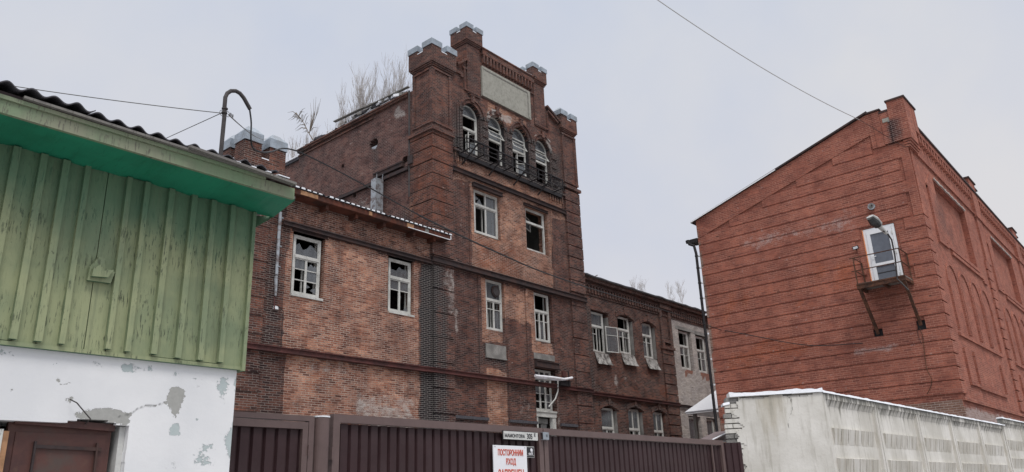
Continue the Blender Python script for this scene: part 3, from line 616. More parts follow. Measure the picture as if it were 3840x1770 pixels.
def snowcap(pts, w, name, parent, h=.035, seed=0, y0=-.03):
    """wavy strip along plan polyline; pts (x,y,z)"""
    mb = MB(); vs = []; fs = []; P = []; 
    for (a, b) in zip(pts, pts[1:]):
        n = max(2, int(math.dist(a, b)/.04))
        for i in range(n): P.append(tuple(a[k]+(b[k]-a[k])*i/n for k in range(3)))
    P.append(pts[-1]); d = Vector((pts[-1][0]-pts[0][0], pts[-1][1]-pts[0][1], 0)).normalized(); nrm = Vector((-d.y, d.x, 0))
    for i, p in enumerate(P):
        s = i*.04; f = float(fbm(s, seed, 5)); hh = h*(.45+1.1*f); a = Vector(p)+nrm*(y0+.015*(f-.5)); b = Vector(p)+nrm*w
        vs += [a, a+nrm*.012+Vector((0, 0, hh)), b+Vector((0, 0, hh)), b, a+Vector((0, 0, -.008*f))]
    for i in range(len(P)-1):
        o = 5*i; q = o+5; fs += [(o, q, q+1, o+1), (o+1, q+1, q+2, o+2), (o+2, q+2, q+3, o+3), (o+4, q+4, q, o)]
    fs += [(0, 1, 2, 3), tuple(5*(len(P)-1)+k for k in (3, 2, 1, 0))]
    mb.add(vs, fs, 'snow'); return mb.build(name, parent=parent, smooth=False)
def onw(u, z): return (A0[0]+math.cos(ang1)*u, A0[1]+math.sin(ang1)*u, z)
snowcap([onw(.12, 3.135), onw(L1, 3.14)], .36, 'snow_cap', ew, .065, 3, -.03)
snowcap([onw(.0, 3.0), onw(.11, 3.02)], .30, 'snow_cap', ew, .035, 4, -.01)
mb = MB(); mb.obox(onw(.05, 1.5), (math.cos(ang1), math.sin(ang1), 0), (-math.sin(ang1), math.cos(ang1), 0), (0, 0, 1), .04, .05, 1.49, 'grey_render'); 

F0 = A1; ang2 = rad(-1.9); PW = 2.42
cf = thing('concrete_fence', 'whitewashed concrete panel fence with rows of pressed teeth and a dirty top rail', 'fence', (*F0, 0))
def cf_paint(x, y, z, H):
    st = fbm(x*1.0, z*.12, 9, 5); t = H-z
    g_ = .95*np.exp(-(t/.22)**1.5)*(.55+.9*st)+.28*np.exp(-((np.abs(x % PW-.06)) /.05)**2)*(t < 1)*st
    o_ = .5*((np.abs(t-.69) < .14)|(np.abs(t-1.17) < .14))*(.4+.9*st)+.12
    return o_, g_+.12*st, 0*x, 0*x
def panel(i, H, dz=0, y=0.0):
    mb = MB(); u0 = i*PW; w = PW-.03
    # frame: top rail, posts, field set back, teeth
    mb.box(u0+.004, u0+w, y, y+.12, H-.10, H, None or 'whitewashed_concrete', seg=.12)
    mb.add([(u0+.08, y+.012, H-.10), (u0+w-.08, y+.012, H-.10), (u0+w-.10, y+.058, H-.20), (u0+.10, y+.058, H-.20)], [(0, 3, 2, 1)], 'whitewashed_concrete')
    mb.box(u0+.004, u0+.09, y+.002, y+.118, 0, H-.101, 'whitewashed_concrete', seg=.2); mb.box(u0+w-.09, u0+w, y+.002, y+.118, 0, H-.101, 'whitewashed_concrete', seg=.2)
    wall(lines(u0+.09, u0+w-.09, .12), lines(0, H-.16, .05), lambda u, z: u > -9, y+.06, y+.10, 'Y', mb, 'whitewashed_concrete', back=True)
    n = 6; m0 = u0+.28; tw = (w-.56)/n
    for r in (.56, 1.04, 1.52, 2.0, 2.48):
        zt = H-r
        for k in range(n):
            a = m0+k*tw; b = a+tw*.92
            mb.add([(a, y+.006, zt), (b, y+.006, zt-.0), (b, y+.058, zt-.255), (a+.03, y+.058, zt-.255), (a, y+.059, zt+.012), (b, y+.059, zt+.012)],
                   [(0, 3, 2, 1), (0, 1, 5, 4), (0, 4, 3), (1, 2, 5)], 'whitewashed_concrete')
    o = rot_build(mb, 'fence_panel', F0, ang2, cf, lambda x_, y_, z_: cf_paint(x_, y_, z_, H)); return o
def onf(u, z): return (F0[0]+math.cos(ang2)*u, F0[1]+math.sin(ang2)*u, z)
for i in range(5): panel(i, 3.13-.004*i, 0)
for i in range(5, 9): panel(i, 3.29, 0, -.02)
snowcap([onf(-.02, 3.13), onf(5*PW+.25, 3.11)], .13, 'snow_cap', cf, .034, 7, -.02); snowcap([onf(5*PW-.02, 3.295), onf(9*PW, 3.295)], .11, 'snow_cap', cf, .034, 9, -.04)

# ================================================================== the old brick factory
YF = 22.0; YW = 22.35
fac = thing('old_factory', 'derelict dark red brick factory with battlemented tower and broken windows', 'factory', (21, 22, 0))
def pf(x, y, z):
    """stains of the street front: raw brick where the facing fell off, soot, pale bloom, orange"""
    O = np.zeros_like(x); R = O.copy(); S = O.copy(); B = O.copy(); A = O.copy()
    # raw brick areas
    R = np.maximum(R, rct(x, z, 14.1, 20.08, 6.62, 10.72, .04, .25))
    R = np.maximum(R, .95*rct(x, z, 14.25, 20.1, 1.0, 6.38, .05, .2))
    R = np.maximum(R, .52*rct(x, z, 13.9, 20.8, 10.9, 12.2, .1, .5))
    R = np.maximum(R, rct(x, z, 23.1, 28.72, 11.12, 14.95, .05, .22))
    R = np.maximum(R, .80*rct(x, z, 22.1, 29.9, 14.85, 16.25, .1, .6))
    R = np.maximum(R, .9*rct(x, z, 23.62, 24.05, 8.0, 10.8, .04, .1)); R = np.maximum(R, .85*rct(x, z, 23.75, 24.95, 8.05, 8.6, .05, .15))
    R = np.maximum(R, .62*rct(x, z, 24.9, 27.3, 9.2, 10.85, .1, .5)); R = np.maximum(R, .9*rct(x, z, 26.85, 27.25, 7.9, 10.8, .05, .15)); R = np.maximum(R, .7*rct(x, z, 26.9, 28.4, 7.9, 8.5, .05, .2))
    R = np.maximum(R, .88*rct(x, z, 23.85, 25.1, 2, 6.9, .04, .12))
    R = np.maximum(R, .8*rct(x, z, 24.3, 27.2, 18.7, 19.6, .15, .4))
    # soot
    S = np.maximum(S, 1.0*rct(x, z, 20.15, 20.95, 1, 10.75, .1, .3)); S = np.maximum(S, .82*rct(x, z, 20.8, 21.55, 1, 11.0, .3, .8)); S = np.maximum(S, .45*rct(x, z, 20.2, 21.3, 11.2, 12.3, .3, .5))
    S = np.maximum(S, .62*rct(x, z, 13.35, 14.02, 6.7, 9.9, .12, .4)); S = np.maximum(S, .45*rct(x, z, 12.6, 14.2, 2, 6.3, .25, .6))
    S = np.maximum(S, .92*rct(x, z, 22.0, 30, 15.9, 17.1, .3, .5)); S = np.maximum(S, .72*rct(x, z, 22.0, 29.9, 16.9, 18.5, .3, .7)); S = np.maximum(S, .45*rct(x, z, 29.3, 30.2, 15.0, 19.4, .3, .6))
    S = np.maximum(S, .35*rct(x, z, 22, 22.7, 15, 19.5, .2, .5)); S = np.maximum(S, .5*rct(x, z, 20.9, 23.9, 3.0, 5.0, .3, .5)); S = np.maximum(S, .45*rct(x, z, 25.2, 30.8, 3.0, 4.9, .3, .5))
    S = np.maximum(S, .62*rct(x, z, 23.7, 25.05, 7.0, 7.95, .1, .3)); S = np.maximum(S, .5*rct(x, z, 23.35, 23.65, 7, 10.5, .08, .2))
    S = np.maximum(S, .68*rct(x, z, 31.1, 32.05, 2, 11.6, .3, .6)); S = np.maximum(S, .5*rct(x, z, 31, 39, 4.2, 5.2, .2, .5)); S = np.maximum(S, .42*rct(x, z, 31.5, 45, 10.9, 12.5, .25, .5))
    for cx in (32.9, 35.3, 37.6): S = np.maximum(S, .6*rct(x, z, cx-.75, cx+.75, 5.9, 6.35, .1, .2)); S = np.maximum(S, .4*rct(x, z, cx-.6, cx+.7, 7.2, 7.9, .15, .3))
    S = np.maximum(S, .5*rct(x, z, 28.4, 29.6, 7.2, 7.6, .2, .3)); S = np.maximum(S, .4*rct(x, z, 20.9, 24, 19.8, 21.0, .3, .6))
    S = np.maximum(S, .28*rct(x, z, 21.7, 23.6, 6.6, 11, .3, .8)); S = np.maximum(S, .4*rct(x, z, 38.6, 40.2, 9.6, 12.4, .2, .4))
    S = np.maximum(S, .5*rct(x, z, 14.2, 21, 11.45, 12.1, .3, .5)); S = np.maximum(S, .30*rct(x, z, 12, 14.2, 6.6, 11, .3, .8)); S = np.maximum(S, .40*(fbm(x, z, .7, 31) > .58)*(x > 14)*(x < 20.3)); S = np.maximum(S, .34*(fbm(x, z, .9, 21) > .56)*(x > 20)); S = np.maximum(S, .42*rct(x, z, 20.3, 21.95, 11.2, 13.0, .4, .8))
    # pale bloom
    B = np.maximum(B, .55*rct(x, z, 21.3, 22.1, 8.8, 10.8, .2, .5)); B = np.maximum(B, .6*rct(x, z, 22.0, 22.25, 8.1, 9.3, .1, .2)); B = np.maximum(B, .40*rct(x, z, 15.8, 20.1, 4.6, 6.4, .4, 1.2))
    B = np.maximum(B, .62*rct(x, z, 17.0, 20.1, 2, 5.5, .5, 1)); B = np.maximum(B, .5*rct(x, z, 15, 17, 5.6, 6.4, .3, .8)); B = np.maximum(B, .32*rct(x, z, 16, 20, 6.7, 8.6, .5, 1.5)); B = np.maximum(B, .9*rct(x, z, 24.6, 26.0, 18.9, 19.35, .1, .4))
    for cx in (24.1, 25.8, 27.6): B = np.maximum(B, .5*rct(x, z, cx-.12, cx+.12, 16.9, 18.3, .06, .2))
    B = np.maximum(B, .75*blob(x, z, 34.0, 7.3, .25, .45)); B = np.maximum(B, .6*blob(x, z, 34.9, 7.5, .4, .2)); B = np.maximum(B, .45*rct(x, z, 25.8, 26.6, 4.6, 6.0, .1, .3)); B = np.maximum(B, .5*blob(x, z, 32.7, 11.3, .35, .3))
    B = np.maximum(B, .5*rct(x, z, 27.9, 28.4, 7.9, 8.4, .1, .2)); B = np.maximum(B, .42*rct(x, z, 24.95, 25.15, 3, 8.4, .04, .1)); B = np.maximum(B, .5*rct(x, z, 28.45, 28.7, 3.3, 6.3, .06, .2))
    # orange weathered parts
    A = np.maximum(A, .62*rct(x, z, 20.5, 21.95, 12.4, 16.8, .2, .5)); A = np.maximum(A, .42*rct(x, z, 23.9, 31.4, 19.4, 22.9, .3, .8)); A = np.maximum(A, .45*rct(x, z, 30.0, 31.5, 16.8, 21, .2, .6))
    A = np.maximum(A, .9*blob(x, z, 38.6, 7.2, .6, .5)); A = np.maximum(A, .5*rct(x, z, 12.8, 13.5, 7, 10.6, .1, .4)); A = np.maximum(A, .6*blob(x, z, 30.6, 8.6, .5, .9)); A = np.maximum(A, .5*blob(x, z, 15.2, 5.3, .9, .8))
    A = np.maximum(A, .4*rct(x, z, 32, 38.6, 6.6, 11, .4, 1.4)); A = np.maximum(A, .6*rct(x, z, 21.9, 23.0, 20.0, 22.9, .2, .5)); A = np.maximum(A, .35*rct(x, z, 25, 27.5, 2, 8, .4, 1)); A = np.maximum(A, .5*rct(x, z, 12.2, 13.8, 11.6, 13.6, .2, .4))
    A = np.maximum(A, .7*rct(x, z, 23.1, 26.5, 11.2, 12.6, .3, .6)*(R > .5))
    return R, S, B, A
K = 22.12/22
def kx(v): return v*K
def kz(v): return (v-1.6)*K+1.6

# ---- window builder -------------------------------------------------------------
PI = math.pi
def shard(mb, x0, x1, z0, z1, y, kind):
    """glass left in one light: g whole, n none, s shards along the edges"""
    if kind == 'n': return
    if kind == 'g': mb.add([(x0, y, z0), (x1, y, z0), (x1, y, z1), (x0, y, z1)], [(0, 1, 2, 3)], 'dusty_glass'); return
    w = x1-x0; h = z1-z0
    if kind == 's':
        for _ in range(3):
            e = random.choice('lbrb'); t = random.uniform(.1, .7)
            if e == 'b': P = [(x0+w*t-.25*w, z0), (x0+w*t+.25*w, z0), (x0+w*(t+random.uniform(-.1, .2)), z0+h*random.uniform(.2, .55))]
            elif e == 'l': P = [(x0, z0+h*(t-.1)), (x0+w*random.uniform(.2, .6), z0+h*(t+.1)), (x0, z0+h*(t+.3))]
            else: P = [(x1, z0+h*(t-.1)), (x1, z0+h*(t+.3)), (x1-w*random.uniform(.2, .6), z0+h*(t+.15))]
            P = [(min(max(a, x0), x1), min(max(b, z0), z1)) for a, b in P]
            mb.add([(a, y+random.uniform(0, .004), b) for a, b in P], [(0, 1, 2)], 'dusty_glass')
    if kind == 'h':       # half a pane, ragged top
        n = 6; top = [z0+h*random.uniform(.35, .8) for _ in range(n+1)]; vs = [(x0+w*i/n, y, z0) for i in range(n+1)]+[(x0+w*i/n, y, top[i]) for i in range(n+1)]
        mb.add(vs, [(i, i+1, n+2+i, n+1+i) for i in range(n)], 'dusty_glass')
def window(x0, x1, z0, z1, y, t=.62, cols=2, upcols=1, bars=(.66,), panes='', arch=False, low=None, inner=True, fw=.065, d=.09, sash=None, parent=None, label=None, inner_y=.24, mat='white_wood', tilt=0):
    parent = parent or fac; mb = MB(); zt = z0+(z1-z0)*t
    w = x1-x0; B_ = lambda a, b, c, e, dy=0, dd=None: mb.box(a, b, y+dy, y+dy+(dd or d), c, e, mat)
    zs_ = z1 if not arch else z1-w/2
    B_(x0, x0+fw, z0, zs_); B_(x1-fw, x1, z0, zs_); B_(x0+fw, x1-fw, z0, z0+fw)
    if not arch: B_(x0+fw, x1-fw, z1-fw, z1)
    else:
        n = 14; cx = (x0+x1)/2; r = w/2
        for i in range(n):
            a = PI*i/n; b = PI*(i+1)/n; f = lambda R_, q: (cx+R_*math.cos(q), y, zs_+R_*math.sin(q))
            mb.prism([f(r, a), f(r, b), f(r-fw, b), f(r-fw, a)], (0, d, 0), mat)
    B_(x0+fw, x1-fw, zt-.045, zt+.045, -.012, d+.02)
    pb = MB(); k = 0; P = panes or 'ngsgng'
    def light(a, b, c, e):
        nonlocal k; shard(pb, a, b, c, e, y+.045, P[k % len(P)]); k += 1
    s = .042; iw = x1-fw-(x0+fw)
    # upper lights
    for c in range(upcols):
        a = x0+fw+iw*c/upcols; b = x0+fw+iw*(c+1)/upcols; zu = z1-fw if not arch else zs_
        if not arch or zs_ > zt+.1:
            B_(a, a+s, zt+.045, zu, .02, .05); B_(b-s, b, zt+.045, zu, .02, .05)
            if not arch: B_(a+s, b-s, zu-s, zu, .02, .05)
            B_(a+s, b-s, zt+.045, zt+.045+s*.8, .02, .05); light(a+s, b-s, zt+.08, zu-(s if not arch else .02))
    if arch:
        B_(x0+fw, x1-fw, zs_-.03, zs_+.03, .0, .07); n = 10; r = w/2-fw; cx = (x0+x1)/2
        pb.add([(cx+r*math.cos(PI*i/n), y+.045, zs_+.03+r*.97*math.sin(PI*i/n)) for i in range(n+1)], [tuple(range(n+1))], 'dusty_glass')
    if low is None: low = ['f']*cols
    for c in range(cols):
        a = x0+fw+iw*c/cols; b = x0+fw+iw*(c+1)/cols
        if low[c] == 'o': continue           # sash gone
        B_(a, a+s, z0+fw, zt-.045, .015, .05); B_(b-s, b, z0+fw, zt-.045, .015, .05); B_(a+s, b-s, z0+fw, z0+fw+s, .015, .05); B_(a+s, b-s, zt-.045-s, zt-.045, .015, .05)
        zz = [z0+fw+s]+[z0+fw+(zt-z0-fw)*q for q in bars]+[zt-.045-s]
        for q in zz[1:-1]: B_(a+s, b-s, q-.016, q+.016, .02, .04)
        for c0, c1 in zip(zz, zz[1:]): light(a+s, b-s, c0, c1)
    o = mb.build('window_frame', parent=parent)
    if label: o['label'] = label
    if pb.v: pb.build('pane', parent=o)
    if inner:
        ib = MB(); yi = y+inner_y; g_ = .05
        for q in ((x0+.02, x0+.02+g_, z0, zs_), (x1-.02-g_, x1-.02, z0, zs_), (x0+.05, x1-.05, z0+.02, z0+.06), (x0+.05, x1-.05, zt-.03, zt+.03)): ib.box(q[0], q[1], yi, yi+.05, q[2], q[3], mat)
        if random.random() < .7: m_ = x0+w*random.uniform(.48, .6); ib.box(m_-.025, m_+.025, yi, yi+.05, z0+.06, zt-.03, mat)
        ib.build('inner_frame', parent=o)
    return o
def sash(x0, z0, w, h, y, ang, parent, panes='gg', split=.6, hinge='l', name='open_sash'):
    """a casement swung on its side; modelled flat and turned about the hinge edge"""
    mb = MB(); s = .045
    for q in ((0, s, 0, h), (w-s, w, 0, h), (s, w-s, 0, s), (s, w-s, h-s, h), (s, w-s, h*split-.015, h*split+.015)): mb.box(q[0], q[1], 0, .04, q[2], q[3], 'white_wood')
    pb = MB(); shard(pb, s, w-s, s, h*split-.015, .02, panes[0]); shard(pb, s, w-s, h*split+.015, h-s, .02, panes[1])
    M = Matrix.Translation((x0, y, z0)) @ Matrix.Rotation(ang, 4, 'Z')
    o = mb.build(name, parent=parent); o.data.transform(M)
    if pb.v: p = pb.build('pane', parent=parent); p.data.transform(M)
    return o
def moved(v): return v
def steel(name, x0, x1, y0, y1, z0, z1, mat='steel_beam', parent=None, flange=True):
    mb = MB(); f = min(.03, (z1-z0)*.16)
    if flange:
        mb.box(x0, x1, y0+.05, y1, z0+f, z1-f, mat); mb.box(x0-.004, x1+.004, y0, y1, z0, z0+f, mat); mb.box(x0-.004, x1+.004, y0, y1, z1-f, z1, mat)
    else: mb.box(x0, x1, y0, y1, z0, z1, mat)
    return mb.build(name, parent=parent or fac)

# ---- openings --------------------------------------------------------------------
ARCH = [(22.68, 23.86, 16.5, 18.99), (24.42, 25.55, 16.5, 19.02), (26.12, 27.33, 16.5, 19.03), (27.84, 29.02, 16.5, 18.97)]
RECT_T = [(23.30, 25.02, 12.72, 14.86), (26.84, 28.48, 12.76, 14.92), (23.92, 25.12, 8.58, 10.83), (27.18, 28.52, 8.48, 10.84), (27.0, 28.50, 1.2, 7.28)]
def arched(u, z, a): cx = (a[0]+a[1])/2; r = (a[1]-a[0])/2; zs_ = a[3]-r; return (u > a[0]) & (u < a[1]) & (z > a[2]) & ((z < zs_)|(((u-cx)**2+(z-zs_)**2) < r*r))
def gable_top(u):
    return np.select([u < 22.2, u < 22.45, u < 22.75, u < 23.1, u < 24.05, u < 28.0, u < 28.75, u < 29.05, u < 29.35, u < 29.75], [20.2, 20.62, 20.9, 21.25, 22.2, 22.12, 22.2, 20.98, 20.75, 20.5], 20.2)
def tsolid(u, z):
    s = z < gable_top(u)+.0*u
    for a in ARCH: s &= ~arched(u, z, a)
    for a in RECT_T: s &= ~((u > a[0]+.03*(fbm(z*0+7, z, 9)-.5)) & (u < a[1]+.06*(fbm(z*0+3, z, 9)-.5)) & (z > a[2]) & (z < a[3]))
    return s
ux = lines(20.85, 22.6, .12)+lines(22.6, 29.1, .05)+lines(29.1, 31.05, .12)+[v for a in RECT_T for v in a[:2]]+[22.2, 22.45, 22.75, 23.1, 24.05, 28.0, 28.75, 29.05, 29.35, 29.75]
uz = lines(0, 16.4, .125)+lines(16.4, 19.1, .05)+lines(19.1, 22.2, .1)+[v for a in RECT_T for v in a[2:]]+[20.2, 20.62, 20.9, 21.25, 22.2, 22.12, 20.98, 20.75, 20.5]
wall(ux, uz, tsolid, YF, YF+.55, 'Y', mat='tower_top_brick').build('tower_front_wall', parent=fac, paint=pf)
# left wing front
RL = [(14.30, 15.62, 8.42, 10.66), (18.50, 19.80, 8.50, 10.68)]
def lsolid(u, z):
    s = z < 12.2
    for a in RL: s &= ~((u > a[0]) & (u < a[1]+.05*(fbm(z*0+3, z, 9)-.5)) & (z > a[2]) & (z < a[3]))
    return s
wall(lines(9.0, 14, .25)+lines(14, 20.84, .12, [v for a in RL for v in a[:2]]), lines(0, 12.25, .12, [v for a in RL for v in a[2:]]), lsolid, YF, YF+.5, 'Y', mat='old_brick').build('left_wing_wall', parent=fac, paint=pf)
# right wing front
RW = [(32.16, 33.72, 8.62, 10.82), (34.54, 36.05, 8.80, 10.95), (36.93, 38.34, 8.82, 10.92)]
RWL = [(32.44, 33.85, 4.2, 6.0), (34.88, 36.25, 4.2, 6.08), (37.25, 38.62, 4.2, 6.06)]
def seg_arch(u, z, a, rise=.22): cx = (a[0]+a[1])/2; w = (a[1]-a[0])/2; return (u > a[0]) & (u < a[1]) & (z > a[2]) & (z < a[3]-rise*((u-cx)/w)**2)
def rsolid(u, z):
    s = z < 12.4
    for a in RW[1:]+RWL: s &= ~seg_arch(u, z, a)
    a = RW[0]; s &= ~((u > a[0]) & (u < a[1]) & (z > a[2]) & (z < a[3])); return s
wall(lines(31.05, 40.18, .1), lines(0, 8.4, .12)+lines(8.4, 11.1, .06)+lines(11.1, 12.45, .15)+lines(5.6, 6.15, .05), rsolid, YW, YW+.5, 'Y', mat='old_brick').build('right_wing_wall', parent=fac, paint=pf)
WW = [(41.02, 42.55, 8.62, 10.98), (43.1, 44.6, 8.62, 10.94), (41.15, 42.6, 3.2, 5.95), (43.3, 44.6, 3.2, 5.95)]
def wsolid(u, z):
    s = z < 11.55
    for a in WW: s &= ~((u > a[0]) & (u < a[1]) & (z > a[2]) & (z < a[3]))
    return s
wp = lambda x, y, z: (.9*((rct(x, z, 41.2, 42.4, 8.3, 8.62, .05, .1)+rct(x, z, 43.3, 44.5, 8.3, 8.62, .05, .1)) > .4), .25*rct(x, z, 40, 48, 10.9, 12, .2, .3), 0*x, 0*x)
wall(lines(40.18, 52, .25, [v for a in WW for v in a[:2]]), lines(0, 11.55, .25, [v for a in WW for v in a[2:]]), wsolid, YW, YW+.5, 'Y', mat='pale_brick').build('pale_brick_wall', parent=fac, paint=wp)

# ---- tower sides, floors, roofs (real volumes behind the front) -------------------------
def ps(x, y, z):
    O = np.zeros_like(y); n = fbm(y, z, .8, 6)
    S = .62*blob(y, z, 25.8, 16.6, .35, .9)+.5*blob(y, z, 25.94, 17.5, .5, .4)+.4*blob(y, z, 28.2, 15.6, .5, 1.2)+.3*(z > 18.8)*(n > .45)+.5*rct(y, z, 31.3, 32, 12, 20, .15, .3)+.6*rct(y, z, 23.0, 25, 12.2, 13.6, .4, .5)
    B = .55*blob(y, z, 24.3, 18.6, .35, .35)+.5*blob(y, z, 24.0, 18.2, .5, .25)+.4*rct(y, z, 25.3, 30, 14.0, 15.2, .4, 1)+.22*n
    R = .5*blob(y, z, 23.5, 13.4, .25, .25)+.4*(n > .62)*(z < 15.6)
    A = .6*rct(y, z, 21.7, 23.2, 12.4, 16.9, .15, .4)+.4*rct(y, z, 21.7, 23.4, 16.9, 21, .2, .5)
    return R, S, B, A
hole = lambda u, z: ((u-25.94)/.30)**2+((z-17.50)/.27)**2 < .8+.5*fbm(u, z, 6, 1)
def ssolid(u, z):
    return (z < 19.22) & ~hole(u, z) & ~(((u-23.75)**2/.04+(z-16.0)**2/.03) < 1) & ~(((u-28.3)**2/.012+(z-17.1)**2/.012) < 1) & ~(((u-27.3)**2/.02+(z-15.25)**2/.02) < 1)
wall(lines(22.55, 31.95, .2)+lines(25.4, 26.5, .06)+lines(23.5, 24, .05), lines(6, 19.22, .2)+lines(17.1, 17.9, .06)+lines(15.7, 16.3, .05), ssolid, 20.85, 21.35, 'X', mat='side_brick').build('tower_side_wall', parent=fac, paint=ps)
mb = MB(); mb.box(30.55, 31.05, 22.55, 31.95, 0, 19.2, 'old_brick'); mb.box(21.35, 30.55, 31.45, 31.95, 0, 19.2, 'old_brick'); mb.build('tower_rear_walls', parent=fac)
mb = MB()
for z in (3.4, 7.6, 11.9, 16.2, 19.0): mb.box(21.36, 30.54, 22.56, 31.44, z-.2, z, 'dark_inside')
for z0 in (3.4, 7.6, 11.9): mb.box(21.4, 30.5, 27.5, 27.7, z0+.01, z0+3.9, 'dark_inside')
mb.build('tower_floors', parent=fac)
mb = MB()
for x in (25.6, 29.6): mb.box(x, x+.15, 22.57, 26.5, 11.95, 15.9, 'inner_plaster')
mb.box(25.9, 26.05, 22.57, 27, 7.65, 11.6, 'inner_plaster'); mb.box(28.75, 28.9, 22.57, 27, 0.1, 7.3, 'inner_plaster'); split(mb, 'inner_partition', fac)
# side cornice, eaves rubble
mb = MB(); mb.box(20.72, 20.86, 23.5, 31.95, 18.98, 19.07, 'old_brick', seg=.4); mb.box(20.66, 20.88, 23.45, 31.98, 19.075, 19.16, 'old_brick', seg=.4); mb.box(20.78, 20.86, 26, 31.95, 18.8, 18.88, 'old_brick', seg=.4); mb.build('side_cornice', parent=fac, paint=ps)
mb = MB(); random.seed(5)
for i in range(150):
    y = random.uniform(23.6, 31.9); s = random.uniform(.05, .13); mb.obox((20.8+random.uniform(-.06, .2), y, 19.18+random.uniform(0, .08)+(.12 if 24.5 < y < 28 else 0)), (1, random.uniform(-.5, .5), .1), (random.uniform(-.5, .5), 1, 0), (0, 0, 1), s, s*1.8, s*.5, random.choice(['grey_timber', 'slate', 'slate', 'snow']))
mb.box(20.74, 21.3, 23.5, 28.4, 19.20, 19.26, 'snow'); mb.build('eaves_rubble', parent=fac)
for i, (a, b, w, k) in enumerate([((20.6, 28.7, 19.55), (20.7, 25.9, 19.52), .16, 'grey_timber'), ((20.75, 27.3, 19.42), (20.8, 25.3, 19.38), .12, 'grey_timber'), ((20.6, 26.3, 19.42), (20.7, 23.4, 19.40), .14, 'slate')]):
    mb = MB(); mb.bar(a, b, w, .04, mat='grey_timber'); o = mb.build('roof_plank', props=tp(['long grey loose roof board jutting furthest along the tower side wall', 'shorter grey roof board lying below the long jutting one', 'dark roof board next to the tower corner turret'][i], 'plank', 'loose boards on the tower eaves'))
# lean-to scar beam and side fittings
steel('side_beam', 0, 1, 0, 1, 0, 1).data.clear_geometry() if False else None
mb = MB(); mb.box(20.72, 20.86, 23.45, 28.5, 15.40, 15.55, 'steel_beam'); mb.box(20.70, 20.86, 23.8, 25.75, 15.66, 15.86, 'steel_beam'); mb.box(20.66, 20.86, 23.8, 25.75, 15.83, 15.90, 'steel_beam'); mb.build('side_beam', parent=fac)
mb = MB(); mb.tube([(20.72, 23.38, 19.2), (20.72, 23.34, 16.5), (20.70, 23.30, 14.05)], .045, 8, 'mast_steel'); mb.box(20.68, 20.85, 23.28, 23.42, 16.9, 16.96, 'mast_steel'); mb.build('side_pipe', parent=fac)
mb = MB(); mb.box(20.9, 21.2, 25.75, 26.15, 17.25, 17.40, 'galvanised_pipe'); mb.build('hole_rubble', parent=fac)
mb = MB(); mb.box(20.62, 20.86, 23.05, 23.35, 15.55, 15.95, 'steel_beam'); mb.build('wall_anchor', parent=fac)
duct = MB(); duct.box(20.25, 20.66, 24.98, 25.32, 12.3, 15.35, 'galvanised_pipe'); duct.bar((20.3, 25.0, 15.3), (20.3, 25.0, 15.55), .02, mat='galvanised_pipe'); duct.bar((20.6, 25.0, 15.3), (20.6, 24.95, 15.6), .02, mat='galvanised_pipe'); duct.build('roof_duct', parent=fac)

# ---- rusticated corner piers -------------------------------------------------------
def pier(x0, x1, y0, y1, z0, z1, name, pitch=.60, gap=.045, seg=.28, mat='tower_top_brick', back=.05, jit=0):
    mb = MB(); z = z0; k = 0
    while z < z1-.1:
        h = min(pitch-gap, z1-z); e = random.uniform(-jit, jit); mb.box(x0+e, x1, y0+e*.5, y1, z, z+h, mat, seg=seg); mb.box(x0+back, x1-back*(x1 < 30), y0+back, y1, z+h-.002, z+pitch+.002, mat); z += pitch; k += 1
    return mb.build(name, parent=fac, paint=pf if True else None)
random.seed(9)
def both(x, y, z):
    a = pf(x, y, z); b = ps(x, y, z); side = (y > 22.02); return tuple(np.where(side, q, p) for p, q in zip(a, b))
def pier2(*a, **k):
    o = pier(*a, **k); co = np.zeros(len(o.data.vertices)*3); o.data.vertices.foreach_get('co', co); co = co.reshape(-1, 3)
    st = both(co[:, 0], co[:, 1], co[:, 2]); o.data.color_attributes['stain'].data.foreach_set('color', np.clip(np.stack(st, 1), 0, 1).astype(np.float32).ravel()); return o
pier2(20.70, 21.92, 21.88, 23.28, 11.2, 16.75, 'corner_pier', jit=.012)
pier2(20.78, 21.92, 21.90, 22.01, 1.0, 11.0, 'corner_pier_base', pitch=.98, jit=.004)
pier2(29.98, 31.19, 21.88, 22.5, 11.3, 16.75, 'corner_pier', jit=.02)
pier2(29.98, 31.17, 21.90, 22.5, 1.0, 11.1, 'corner_pier_base', pitch=.80, jit=.012)
# string courses and cornices of the tower front
mb = MB()
for (x0, x1, y0, z0, z1) in [(20.62, 22.0, 21.80, 16.75, 16.90), (29.9, 31.28, 21.80, 16.75, 16.9), (22.0, 29.95, 21.86, 16.24, 16.36)]: mb.box(x0, x1, y0, 22.02, z0, z1, 'tower_top_brick', seg=.3)
mb.box(20.622, 20.86, 22.021, 23.36, 16.752, 16.898, 'tower_top_brick', seg=.3)
mb.build('string_course', parent=fac, paint=pf)
# stubs of corbels under the balcony ledge
mb = MB()
for x in [22.12+.16*i for i in range(5)]+[28.75+.2*i for i in range(6)]: mb.box(x, x+.07, 21.93, 22.01, 15.78, 16.24, 'tower_top_brick')
split(mb, 'ledge_corbel', fac, pf)
steel('balcony_beam', 21.93, 29.96, 21.86, 22.01, 15.26, 15.47); steel('string_beam', 20.72, 31.2, 21.80, 22.01, 10.88, 11.12); steel('wing_string_beam', 13.85, 20.715, 21.85, 22.01, 10.76, 10.92)
steel('floor_beam', 12.4, 20.3, 21.80, 22.01, 6.42, 6.60, 'red_steel'); steel('floor_beam', 20.31, 31.25, 21.80, 22.01, 6.43, 6.61, 'red_steel')
steel('wing_floor_beam', 31.3, 40.2, 22.18, 22.36, 6.42, 6.58, 'red_steel'); steel('wing_floor_beam', 40.21, 46, 22.2, 22.36, 6.40, 6.52, 'steel_beam')
